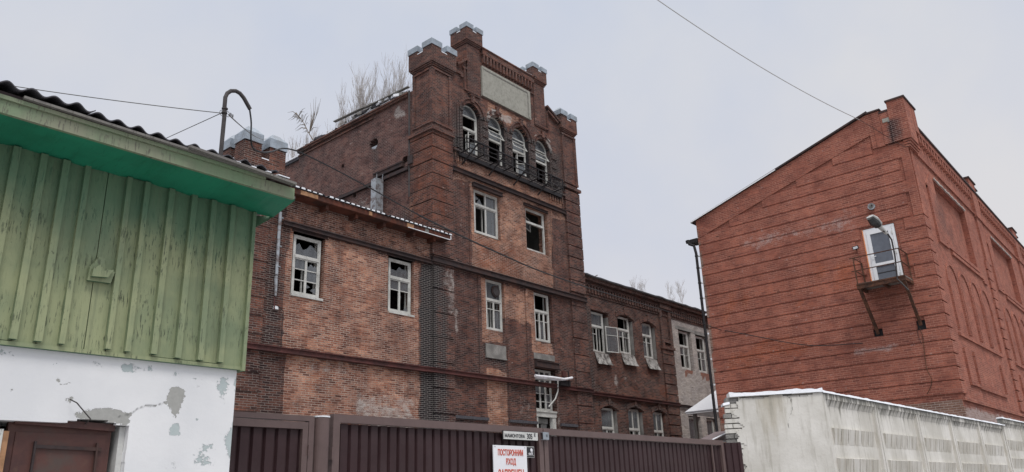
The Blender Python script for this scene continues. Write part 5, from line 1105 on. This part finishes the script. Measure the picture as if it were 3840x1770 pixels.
# projecting brick bands; each is its own strip of the same wall relief
mb = MB(); ends = {16: 6.62, 15: 6.47, 17: 6.60, 18: 6.46, 19: 6.60, 20: 6.45, 21: 6.56}
def band(y0, y1, z0, z1, x0=XR):
    if y1-y0 > .1: mb.box(x0, XR+.0445, y0, y1, z0, z1, 'new_red_brick', seg=.3)
random.seed(6)
for i, z in enumerate(ZB):
    z0, z1 = z+.038, z+.4755+.004
    ymax = 15.40
    if z > 12.5: ymax = 15.15-(z+.24-12.62)*(15.15-7.44)/(14.93-12.62)-.25
    ymin = YR+.0
    if z > 11.25: ymin = 6.50+random.choice([0, .12])
    if z > 13.9: ymin = 7.5
    if ymax-ymin < .4: continue
    if 8.45 < z < 11.1:
        e = random.choice([.15, .30, .42]); f = random.choice([.25, .1, .32]); band(8.44+f if z < 11 else 8.6, ymax, max(z0, 0), z1)
        band(ymin, 7.25-.05-(e-.1), z0, z1)
    elif abs(z+.24-7.15) < .3:
        band(ymin, 6.88, z0, z1); band(7.2, 8.37, z0, z1); band(8.71, ymax, z0, z1)
    else: band(ymin, ymax, z0, z1)
mb.box(XR+.0, XR+.046, YR, 6.5, 11.26, 14.3, 'new_red_brick', seg=.3)     # corner strip beside the ends of the top bands
mb.build('brick_band', parent=rb, paint=pr)
# raking border under the eaves, corner pilaster head and parapet
mb = MB(); N = 46
for k in range(N):
    y0 = 15.40-(15.40-7.44)*k/N; y1 = 15.40-(15.40-7.44)*(k+1)/N; a, b = roofz(y0), roofz(y1); c, d = diag(y0)+.03, diag(y1)+.03
    P = [(XR-.012, y0, a), (XR-.012, y1, b), (XR-.012, y1, d), (XR-.012, y0, c)]; mb.add(P+[(XR+.046, *p[1:]) for p in P], [(3, 2, 1, 0), (2, 3, 7, 6), (0, 1, 5, 4)], 'new_red_brick')
mb.box(XR-.012, XR+.046, 6.95, 7.44, 14.36, 15.86, 'new_red_brick', seg=.3); mb.box(XR-.035, XR+.05, 6.95, 7.25, 14.34, 15.86, 'new_red_brick', seg=.3)
mb.build('raking_border', parent=rb, paint=pr)
mb = MB(); mb.box(XR-.10, XR+.9, 5.98, 6.62, 14.36, 16.08, 'new_red_brick', seg=.3); mb.box(XR-.06, XR+.8, 6.05, 6.95, 14.38, 15.72, 'new_red_brick', seg=.3)
mb.box(XR+.95, XR+1.5, 5.98, 6.5, 15.0, 16.10, 'new_red_brick', seg=.3)
for k in range(3): mb.box(XR-.06+.02*k, XR+1.3-.1*k, 6.02+.04*k, 6.3, 14.36-.10*(k+1), 14.36-.10*k-.03, 'new_red_brick', seg=.3)
mb.build('corner_head', parent=rb, paint=pr)
mb = MB(); mb.box(XR-.14, XR+.95, 5.93, 6.66, 16.08, 16.15, 'steel_beam'); mb.box(XR+.95, XR+1.55, 5.93, 6.55, 16.10, 16.16, 'steel_beam'); mb.box(XR-.08, XR+.85, 6.62, 6.97, 15.72, 15.78, 'steel_beam')
mb.build('coping', parent=rb)
mb = MB(); mb.box(XR-.085, XR-.06, 6.63, 6.88, 15.28, 15.44, 'sign_plaster'); mb.box(XR-.09, XR-.06, 6.62, 6.70, 15.24, 15.30, 'grey_render'); mb.build('mortar_patch', parent=rb)
# front facing the fence, receding to the right
zf = lines(0, 4.4, .4)+lines(4.4, 15.3, .22)
def panel_hole(u, z):
    h = np.zeros_like(u, bool)
    for k in range(5): a = 34.45+11.0*k; h |= (u > a) & (u < a+5.45) & (z > 10.87) & (z < 13.68)
    return h
ext = [v for k in range(5) for v in (34.45+11.0*k, 39.9+11.0*k)]
wall(lines(XR+.047, 84, .35, ext), zf+[10.87, 13.68], lambda u, z: ~panel_hole(u, z), YR+.045, YR+.30, 'Y', mat='new_red_brick').build('front_wall', parent=rb, paint=psr)
mb = MB(); mb.box(XR+.4, 83.9, YR+.27, YR+.5, 4.4, 15.2, 'new_red_brick', seg=.8); mb.box(XR+.5, 84, YR+.55, 15.0, 0.1, 13.3, 'dark_inside'); mb.build('wall_core', parent=rb, paint=psr)
mb = MB()
for k in range(5):
    X = XR+.0+11.0*k-(0 if k else 0)
    # pilaster between the bays
    xa, xb = (XR+.047, 32.25) if k == 0 else (X+.15+.0, X+1.5)
    if k: mb.box(xa, xb, YR-.10, YR+.05, 14.0, 16.02, 'new_red_brick', seg=.4); mb.box(xa, xb, YR+.05, YR+.45, 15.2, 16.02, 'new_red_brick'); mb.box(xa+.1, xb-.1, YR-.04, YR+.05, 11.7, 14.0, 'new_red_brick', seg=.4); mb.box(xb+.1, xb+.7, YR-.0, YR+.4, 15.2, 15.9, 'new_red_brick')
    else: mb.box(XR+.3, XR+.62, YR-.0, YR+.05, 11.35, 14.1, 'new_red_brick', seg=.3); mb.box(XR+.3, XR+1.0, YR-.0, YR+.05, 11.28, 11.35, 'new_red_brick', seg=.3)
    for i in range(15): mb.box(xa-(.2 if k else 0), xa+.72, YR-.03, YR+.046, ZB[i]+.03, ZB[i]+.4755-.03, 'new_red_brick', seg=.4)
    # dentil frieze and parapet
    x0, x1 = (32.9 if k == 0 else X+2.0), X+11.0
    mb.box(x0-.6, x1+.15, YR-.10, YR+.4, 15.20, 15.42, 'new_red_brick', seg=.5); mb.box(x0-.6, x1+.15, YR-.03, YR+.045, 14.1, 14.16, 'new_red_brick', seg=.5)
    x = x0
    while x < x1-.2: mb.box(x, x+.2, YR-.09, YR+.044, 14.86, 15.20, 'new_red_brick'); x += .46
    # stepped outline left of the blind panel, sill courses
    a = X+3.45; b = a+5.45
    mb.box(a-1.55, a-1.40, YR-.03, YR+.046, 10.75, 13.0, 'new_red_brick'); mb.box(a-1.55, a-.15, YR-.03, YR+.046, 10.62, 10.75, 'new_red_brick')
    mb.prism([(a-1.55, YR, 12.9), (a-.75, YR, 13.55), (a-.75, YR, 13.72), (a-1.55, YR, 13.1)], (0, .046, 0), 'new_red_brick'); mb.box(a-.15, b, YR-.02, YR+.046, 10.70, 10.86, 'new_red_brick'); mb.box(a+.3, b+.5, YR-.04, YR+.046, 10.46, 10.60, 'new_red_brick'); mb.box(b+.5, b+1.1, YR-.03, YR+.046, 10.3, 10.42, 'new_red_brick')
    # four blind arches
    for j in range(4):
        cx = X+2.85+1.95*j; r = .78; zs_ = 9.05; n = 10
        for q in range(n):
            p0, p1 = PI*q/n, PI*(q+1)/n; f = lambda R_, t_: (cx+R_*math.cos(t_), YR-.0, zs_+R_*math.sin(t_)); mb.prism([f(r+.12, p0), f(r+.12, p1), f(r, p1), f(r, p0)], (0, .046, 0), 'new_red_brick')
        for s_x in (-1, 1): mb.box(cx+s_x*(r+.06)-.06, cx+s_x*(r+.06)+.06, YR-.03, YR+.046, 7.15, zs_, 'new_red_brick')
    mb.box(X+1.8, X+9.5, YR-.03, YR+.046, 6.9, 7.02, 'new_red_brick')
    # low frames
    for (p, w) in ((1.9, .12), (3.45, .12), (8.45, .12)): mb.box(X+p, X+p+w, YR-.03, YR+.046, 5.2, 6.45, 'new_red_brick')
    mb.box(X+1.9, X+3.4, YR-.03, YR+.046, 5.08, 5.2, 'new_red_brick'); mb.box(X+3.45, X+8.4, YR-.03, YR+.046, 5.04, 5.16, 'new_red_brick')
mb.box(XR+.1, 84, YR-.05, YR+.046, 4.40, 4.52, 'new_red_brick', seg=.8)
mb.build('brick_relief', parent=rb, paint=psr)
mb = MB(); mb.box(32.3, 84, YR-.16, YR+.5, 15.42, 15.50, 'steel_beam')
for k in range(1, 5): X = XR+11.0*k; mb.box(X+.08, X+1.57, YR-.16, YR+.5, 16.02, 16.09, 'steel_beam'); mb.box(X+1.5, X+2.3, YR-.08, YR+.5, 15.9, 15.96, 'steel_beam')
mb.build('parapet_flashing', parent=rb)
mb = MB()
for k in range(5):
    a = 34.45+11*k; vs = []; n = 30
    for i in range(n+1): vs += [(a-.1+5.5*i/n, YR-.02, 13.69+.02*math.sin(i)), (a-.1+5.5*i/n, YR-.02, 13.76+.03*math.sin(i*1.9))]
    mb.add(vs+[(x, y+.06, z) for x, y, z in vs], [(2*i, 2*i+2, 2*i+3, 2*i+1) for i in range(n)]+[(2*i, 2*n+2+2*i, 2*n+4+2*i, 2*i+2) for i in range(n)], 'pale_brick')
mb.build('panel_head', parent=rb)
# roof, rear walls
mb = MB(); mb.add([(XR-.10, 15.62, roofz(15.62)+.0), (84, 15.62, roofz(15.62)), (84, 7.40, 15.92), (XR-.10, 7.40, 15.92), (XR-.10, 15.62, roofz(15.62)+.07), (84, 15.62, roofz(15.62)+.07), (84, 7.40, 15.99), (XR-.10, 7.40, 15.99)],
   [(0, 1, 2, 3), (7, 6, 5, 4), (0, 3, 7, 4), (0, 4, 5, 1)], 'steel_beam'); mb.box(XR-.09, 84, 6.9, 7.46, 15.87, 15.93, 'steel_beam'); mb.build('roof', parent=rb)
mb = MB(); mb.bar((XR-.115, 15.6, roofz(15.6)+.03), (XR-.115, 11.4, roofz(11.4)+.03), .02, .05, mat='white_metal'); mb.build('verge_strip', parent=rb)
mb = MB(); mb.box(XR+.5, 84, 15.0, 15.40, 0, 13.3, 'new_red_brick'); mb.box(83.8, 84, YR+.5, 15.0, 0, 15, 'new_red_brick'); mb.build('rear_wall', parent=rb)
# gutter head and black downpipe with brackets
dp = MB(); dp.box(XR-.05, XR+.5, 15.42, 15.78, 12.45, 12.62, 'black_steel'); 
dp.tube([(XR-.02, 15.88, 12.55), (XR-.03, 15.84, 12.42), (XR-.06, 15.60, 12.28), (XR-.08, 15.53, 11.9), (XR-.08, 15.53, .2)], .062, 10, 'black_steel'); dp.tube([(XR, 15.92, 12.62), (XR, 15.90, 12.5)], .10, 10, 'black_steel')
dpo = dp.build('downpipe', parent=rb)
for z in (1.5, 3.4, 4.9, 6.0, 7.1, 8.2, 9.05, 9.8, 10.5, 11.2, 11.75):
    m_ = MB(); m_.box(XR-.03, XR+.06, 15.40, 15.50, z, z+.07, 'white_metal'); m_.tube([(XR-.08, 15.53, z), (XR-.08, 15.53, z+.05)], .074, 10, 'black_steel'); m_.build('pipe_bracket', parent=dpo)
# balcony door
mb = MB(); y0, y1, z0, z1 = 7.27, 8.42, 8.90, 11.20; xd = XR+.06
for q in ((y0, y0+.10, z0, z1), (y1-.10, y1, z0, z1), (y0+.10, y1-.10, z1-.10, z1), (y0+.10, y1-.10, z0, z0+.06)): mb.box(xd, xd+.09, q[0], q[1], q[2], q[3], 'white_pvc')
for q in ((y0+.11, y0+.24, z0+.07, z1-.11), (y1-.24, y1-.11, z0+.07, z1-.11), (y0+.24, y1-.24, z1-.24, z1-.11), (y0+.24, y1-.24, z0+.07, z0+.19), (y0+.24, y1-.24, z0+.76, z0+.88)): mb.box(xd-.025, xd+.06, q[0], q[1], q[2], q[3], 'white_pvc')
mb.box(xd+.01, xd+.05, y0+.24, y1-.24, z0+.475, z0+.505, 'black_steel')
bd = mb.build('balcony_door', parent=rb)
mb = MB(); mb.box(xd+.02, xd+.03, y0+.24, y1-.24, z0+.19, z1-.24, 'door_glass'); mb.build('pane', parent=bd)
mb = MB(); mb.box(xd-.07, xd-.025, y1-.21, y1-.18, z0+1.05, z0+1.2, 'white_pvc'); mb.box(xd-.075, xd-.055, y1-.33, y1-.18, z0+1.14, z0+1.17, 'white_pvc'); mb.build('handle', parent=bd)
mb = MB()
for z in (z0+.25, z0+1.1, z0+1.9): mb.box(xd-.045, xd, y0+.09, y0+.13, z, z+.12, 'sign_dull')
split(mb, 'hinge', bd)
mb = MB(); mb.box(XR+.02, XR+.055, y1, y1+.025, z0, z1, 'orange_foam'); mb.build('foam_edge', parent=bd)
# balcony platform
pl = MB(); F1 = (29.95, 8.70); zd = 8.84; 
pl.box(30.0, 31.04, 7.0, 8.68, zd-.02, zd+.05, 'grey_timber'); pl.box(29.96, 30.06, 6.98, 8.70, zd-.16, zd-.02, 'rusty_steel'); pl.box(29.94, 29.99, 6.98, 8.70, zd-.02, zd+.03, 'rusty_steel'); pl.box(30.06, 31.04, 6.98, 7.06, zd-.14, zd-.02, 'rusty_steel'); pl.box(30.06, 31.04, 8.62, 8.70, zd-.14, zd-.02, 'rusty_steel'); pl.box(30.06, 31.0, 7.8, 7.88, zd-.12, zd-.021, 'rusty_steel')
po = pl.build('balcony_platform', parent=rb)
rl = MB(); post_ = [(30.0, 8.66), (30.0, 7.02), (30.98, 7.02), (30.98, 8.66)]; zt = zd+1.06
for i, (x, y) in enumerate(post_): rl.bar((x, y, zd-.1), (x, y, zt), .04, mat='rusty_steel')
for z in (zt, zd+.55): rl.bar((30.0, 8.80, z), (30.0, 7.02, z), .032, mat='rusty_steel'); rl.bar((30.0, 7.02, z), (30.98, 7.02, z), .032, mat='rusty_steel'); rl.bar((30.0, 8.66, z), (30.98, 8.66, z), .026, mat='rusty_steel')
rl.build('balcony_rail', parent=po)
br = MB(); br.bar((30.02, 8.62, zd-.15), (31.0, 8.54, 7.10), .10, mat='rusty_steel'); br.bar((30.02, 7.06, zd-.15), (31.0, 7.04, 7.18), .10, mat='rusty_steel'); split(br, 'brace', po)
br = MB(); br.box(XR+.10, XR+.20, 8.36, 8.72, 6.9, 7.3, 'black_steel'); br.box(XR+.10, XR+.20, 6.87, 7.2, 6.97, 7.37, 'black_steel'); split(br, 'anchor_pocket', rb)
# street lamp bolted to the balcony corner
lp = thing('street_lamp', 'grey cobra-head street lamp on a curved pole at the balcony corner', 'lamp', (30.0, 6.98, 8.8))
def pt(px, py, X): return atX(px, py, X)
pole = [(29.96, 6.97, 8.3), pt(3365, 1045, 29.9), pt(3356, 960, 29.75), pt(3344, 900, 29.55), pt(3330, 878, 29.3), pt(3312, 866, 29.0)]
mb = MB(); mb.tube(pole, .028, 8, 'mast_steel'); mb.build('pole', parent=lp)
h0 = Vector(pt(3325, 876, 29.2)); h1 = Vector(pt(3262, 812, 28.5)); d = (h1-h0).normalized(); sd_ = d.cross(Vector((0, 0, 1))).normalized(); up_ = sd_.cross(d)
def loft(mb, secs, mat):
    vs = []; n = 10
    for (p, w, h, top) in secs:
        w *= 1.3; h *= 1.25; top *= 1.25
        for k in range(n):
            a = 2*PI*k/n; vs.append(p+sd_*(w*math.cos(a))+up_*((h if math.sin(a) > 0 else top)*math.sin(a)))
    fs = [(i*n+k, i*n+(k+1) % n, (i+1)*n+(k+1) % n, (i+1)*n+k) for i in range(len(secs)-1) for k in range(n)]+[tuple(range(n))[::-1], tuple((len(secs)-1)*n+k for k in range(n))]
    mb.add(vs, fs, mat)
Ln = (h1-h0).length
mb = MB(); loft(mb, [(h0, .045, .04, .04), (h0+d*Ln*.42, .075, .07, .06), (h0+d*Ln*.5, .13, .10, .05), (h0+d*Ln*.8, .16, .11, .05), (h1, .12, .06, .04)], 'lamp_grey'); mb.build('lamp_housing', parent=lp)
mb = MB(); loft(mb, [(h0+d*Ln*.47-up_*.05, .11, .02, .06), (h0+d*Ln*.7-up_*.05, .15, .02, .10), (h0+d*Ln*.97-up_*.045, .11, .02, .06)], 'lamp_glass'); mb.build('lamp_glass', parent=lp)
fl = thing('floodlight', 'tiny square floodlight on the red wall left of the balcony door', 'lamp', (XR, 8.75, 10.5))
mb = MB(); mb.obox((XR-.10, 8.75, 10.53), (0, 1, -.1), (1, 0, .3), (-.3, .1, 1), .11, .025, .07, 'black_steel'); mb.bar((XR, 8.75, 10.45), (XR-.1, 8.75, 10.5), .03, mat='black_steel'); mb.build('housing', parent=fl)
mb = MB(); mb.obox((XR-.128, 8.75, 10.525), (0, 1, -.1), (1, 0, .3), (-.3, .1, 1), .085, .004, .045, 'white_metal'); mb.build('lens', parent=fl)
mb = MB(); mb.tube([(XR-.035, 8.74, 10.42), (XR-.02, 8.70, 10.0), (XR-.02, 8.68, 9.3)], .008, 5, 'red_steel'); mb.build('flex', parent=fl)
vn = thing('round_vent', 'small round grey vent hood on the red wall above the street lamp', 'vent', (XR, 7.9, 12.03))
mb = MB(); mb.tube([(XR+.02, 7.9, 12.03), (XR-.09, 7.9, 12.03)], .135, 20, 'galvanised_pipe'); mb.tube([(XR-.09, 7.9, 12.03), (XR-.10, 7.9, 12.03)], [.10, .03], 16, 'grey_render'); mb.build('hood', parent=vn)
mb = MB(); mb.tube([(XR-.101, 7.87, 12.06), (XR-.12, 7.87, 12.06)], .03, 8, 'black_steel'); mb.build('vent_opening', parent=vn)

# ================================================================== mast and cables
ms = thing('service_mast', 'bent steel mast with a hooked top standing on the shed roof', 'mast', (3.14, 6.0, 4.1))
arc_px = [(826, 596), (841, 440), (842, 400), (845, 365), (852, 350), (866, 341), (884, 341), (900, 350), (914, 367), (928, 392), (938, 410)]
pts = [atY(x, y, 6.0) for x, y in arc_px]; pts = [(pts[0][0]-.01, 6.0, 4.0)]+pts
mb = MB(); mb.tube(pts, .0185, 12, 'mast_steel'); mb.build('pipe', parent=ms)
mb = MB()
for px, py in ((841, 424), (843, 408)): c = atY(px, py, 6.0); mb.tube([(c[0], 6.0, c[2]-.006), (c[0], 6.0, c[2]+.006)], .027, 12, 'mast_steel')
c = atY(832, 424, 6.0); mb.tube([(c[0]+.02*math.cos(a), 6.0+.005*math.sin(a), c[2]+.03*math.sin(a)) for a in np.linspace(0, 6.28, 12)], .0025, 5, 'mast_steel', cap=False)
c = atY(854, 428, 6.0); mb.tube([(c[0]+.018*math.cos(a), 6.0+.005*math.sin(a), c[2]+.03*math.sin(a)) for a in np.linspace(0, 6.28, 12)], .0025, 5, 'mast_steel', cap=False)
mb.build('ring_clamp', parent=ms)
def spline(P, n=8):
    P = [Vector(p) for p in P]; Q = [P[0]*2-P[1]]+P+[P[-1]*2-P[-2]]; out = []
    for i in range(1, len(Q)-2):
        for k in range(n):
            t = k/n; a, b, c, d = Q[i-1:i+3]; out.append(.5*((2*b)+(c-a)*t+(2*a-5*b+4*c-d)*t*t+(3*b-a-3*c+d)*t**3))
    return out+[P[-1]]
T = .4464
Pm, Pe = (3.38, 6.0), (30.70, 15.9)
loop = [atY(936, 408, 6.0), atY(942, 460, 6.0), atY(941, 520, 6.0), atY(950, 556, 6.1), atY(985, 571, 6.3), atY(1020, 568, 6.6), atY(1056, 557, 7.2)]
far = [atV(x, y, (3.7, 7.0), Pe) for x, y in ((1090, 560), (1139, 577), (1250, 632), (1400, 712), (1611, 827), (1850, 940), (2057, 1028), (2300, 1108), (2536, 1178))]+[atX(2690, 1233, XR-.26), atX(2740, 1243, XR-.14), atX(2860, 1266, XR-.10), atX(2950, 1284, XR-.08), atX(3060, 1296, XR-.07), atX(3235, 1287, XR-.07)]
mb = MB(); path = spline(loop+far, 8); mb.tube(path, [min(.011, .0055+.0004*((p-Vector((0, 0, 1.6))).length)) if (p-Vector((0,0,1.6))).length < 12 else .016 for p in path], 6, 'black_cable')
mb.build('overhead_cable', props=tp('thick black cable looping from the hooked mast past the tower to the red building', 'cable'))
def wire(P, r, label, mat='steel_wire'):
    mb = MB(); mb.tube(P, r, 5, mat); return mb.build('overhead_wire', props=tp(label, 'wire', 'thin wires crossing the sky'))
def sag(a, b, s, n=14): return [tuple(a[k]+(b[k]-a[k])*i/n-(s*4*(i/n)*(1-i/n) if k == 2 else 0) for k in range(3)) for i in range(n+1)]
m0 = atY(830, 424, 6.0)
wire(sag(m0, atY(-200, 283, 7.5), .02), .004, 'thin wire running from the mast to the left edge of the photograph')
wire(sag(m0, atY(540, 556, 9.0), .0), .004, 'short stay wire slanting from the mast down behind the wavy shed roof')
wire(sag(atY(857, 430, 6.0), (12.9, 21.8, 13.6), .1), .006, 'thin wire slanting from the mast down to the small metal-lidded turret')
a = atY(857, 430, 6.0); b = Vector((12.9, 21.8, 13.6))
mb = MB()
for k in (.012, .02, .03, .034): p = Vector(a)+(b-Vector(a))*k; mb.tube([p, p+Vector((0, 0, .03))], .004, 5, 'mast_steel')
mb.build('wire_ties', parent=ms)
e0 = atX(3225, 450, XR-.12); s0 = Vector(tuple(ray(2300, -118)/np.linalg.norm(ray(2300, -118))*24))+Vector((0, 0, 1.6))
wire(sag(s0, e0, .35, 24), .014, 'pale wire crossing the open sky above the red building', 'lamp_grey')
mb = MB(); mb.tube([e0, atX(3340, 520, XR-.05), atX(3390, 550, XR-.13), atX(3412, 548, XR-.15)], .008, 5, 'black_cable'); mb.build('wall_cable', props=tp('thin cable clipped across the top corner of the red gable', 'cable'))
mb = MB(); mb.tube(spline([atX(x, y, XR-.05) for x, y in ((3449, 1232), (3460, 1262), (3464, 1300), (3474, 1378), (3484, 1402), (3494, 1424), (3490, 1450), (3476, 1478))]), .013, 6, 'rusty_steel'); mb.tube(spline([atX(x, y, XR-.04) for x, y in ((3440, 1235), (3444, 1262), (3456, 1290))]), .008, 5, 'black_cable')
mb.build('drop_cable', props=tp('rust-stained cable dropping from the right brace socket down the red wall', 'cable'))

# ================================================================== bare trees
def tree(name, label, base, h, spread, n, seed, group, r0=.05, droop=.0, mat='pale_bark', levels=3, up=.9, kids=7):
    """tapered trunk, rising limbs, many thin twigs"""
    rnd = random.Random(seed); t = thing(name, label, 'tree', base, group); tr = MB(); tw = MB()
    def shoot(p, d, L_, r, lev, mbx):
        P = [Vector(p)]; k = 5; dd = Vector(d).normalized()
        for i in range(k):
            dd = (dd+Vector((rnd.uniform(-1, 1), rnd.uniform(-1, 1), rnd.uniform(-.2, 1)*up))*.16+Vector((0, 0, .05-droop))).normalized(); P.append(P[-1]+dd*L_/k)
        mbx.tube(P, [max(r*(1-.85*i/k), .0055) for i in range(k+1)], 4 if lev else 7, mat, cap=False)
        if lev < levels:
            for _ in range(kids if lev else n):
                q = rnd.uniform(.25, 1)*k; i = min(int(q), k-1); b = P[i].lerp(P[i+1], q-i); az = rnd.uniform(0, 6.28); e = spread*rnd.uniform(.4, 1.1)
                nd = (dd*1.0+Vector((math.cos(az)*e, math.sin(az)*e, rnd.uniform(0, .5)))).normalized(); shoot(b, nd, L_*rnd.uniform(.32, .58), r*.42, lev+1, tw)
    shoot(base, (0, 0, 1), h, r0, 0, tr); tr.build('trunk', parent=t); tw.build('crown', parent=t); return t
back = 'bare trees behind the tower side wall'
def root(px, py, Y, drop): p = atY(px, py, Y); return (p[0], p[1], p[2]-drop+.5), drop
specs = [(1490, 300, 37, 6.0, 'tallest bare pale tree rising right beside the left tower turret'), (1425, 318, 38, 7.0, 'bare pale tree second from the tower turret'), (1375, 325, 40, 6.5, 'dense bare pale tree over the middle of the tower side wall'), (1325, 345, 41, 6.0, 'bare pale tree over the jutting roof board'),
         (1270, 405, 42, 5.5, 'low bare pale tree left of the jutting roof board'), (1215, 445, 43, 5, 'smaller bare pale tree above the left half of the side wall'), (1110, 480, 44, 5.5, 'bare pale tree behind the dry reed at the wall corner')]
for i, (px, py, Y, h, lab) in enumerate(specs):
    b, hh = root(px, py, Y, h*1.06+2.2); gz = b[2]
    tree('bare_tree', lab, (b[0], b[1], b[2]), h, .42, 17, 100+i, back, .05, kids=7, levels=3)
    mb = MB(); mb.tube([(b[0], b[1], b[2]+.05), (b[0]+.1, b[1], -.1)], [.055, .16], 8, 'pale_bark'); t_ = [o for o in bpy.data.objects if o.get('label') == lab][0]; mb.build('trunk_base', parent=t_)
for i, (px, py, Y, h, lab) in enumerate([(2425, 1102, 60, 4, 'small bare treetop behind the right wing roof, nearest the tower'), (2515, 1112, 62, 4.6, 'bare treetop in the middle behind the right wing roof'), (2560, 1112, 62, 4.6, 'bare treetop behind the right wing roof, nearest the red building'), (2385, 1100, 58, 3.2, 'lowest thin bare treetop peeping over the right wing roof')]):
    b, hh = root(px, py, Y, h); tree('bare_tree', lab, b, h, .8, 10, 200+i, 'bare treetops behind the right wing', .05, kids=6, levels=3)
    mb = MB(); mb.tube([(b[0], b[1], b[2]+.05), (b[0]+.1, b[1], -.1)], [.055, .3], 8, 'pale_bark'); t_ = [o for o in bpy.data.objects if o.get('label') == lab][0]; mb.build('trunk_base', parent=t_)
# dry reed-like plant on the wall corner
rd = thing('dry_reed', 'drooping dry reed growing on the corner of the tower side wall', 'plant', (21.0, 31.2, 19.2)); 
def rX(x, y): return atX(1050+x*.4213, 350+y*.4213, 21.1)
mb = MB(); st_ = [rX(290, 410), rX(255, 350), rX(215, 270), rX(180, 215), rX(155, 190)]; mb.tube(st_, [.03, .025, .018, .012, .008], 6, 'dry_stem'); mb.build('stem', parent=rd)
mb = MB(); rn = random.Random(3)
for k in range(34):
    t = rn.uniform(.15, 1)*(len(st_)-1); i = min(int(t), 3); p = Vector(st_[i]).lerp(Vector(st_[i+1]), t-i); dirn = Vector((rn.uniform(-.3, .3), rn.choice([1, 1, -.5])*rn.uniform(.5, 1), rn.uniform(.1, .5))); L_ = rn.uniform(.5, 1.25)
    mb.tube([p, p+dirn*L_*.5+Vector((0, 0, .12)), p+dirn*L_+Vector((0, 0, -.05))], [.012, .016, .005], 4, 'dry_stem')
for k in range(16):
    a = rX(260, 360); p = Vector(a); dirn = Vector((0, -rn.uniform(.1, .7), 1)).normalized(); L_ = rn.uniform(.8, 2.2); mb.tube([p, p+dirn*L_*.6, p+dirn*L_+Vector((0, .25, 0))], [.014, .012, .005], 4, 'dry_stem')
mb.build('leaves', parent=rd)
# debris sticks on the right wing roof
for i, (a, b, lab) in enumerate([((2214, 1046, 22.6), (2240, 1032, 22.4), 'short dark stick poking up from the right wing roof beside the tower'), ((2578, 1150, 22.6), (2640, 1172, 22.3), 'dark board lying on the far end of the right wing roof')]):
    mb = MB(); mb.bar(atY(*a), atY(*b), .07, .05, mat='grey_timber'); mb.build('roof_board', props=tp(lab, 'board', 'loose boards on the right wing roof'))
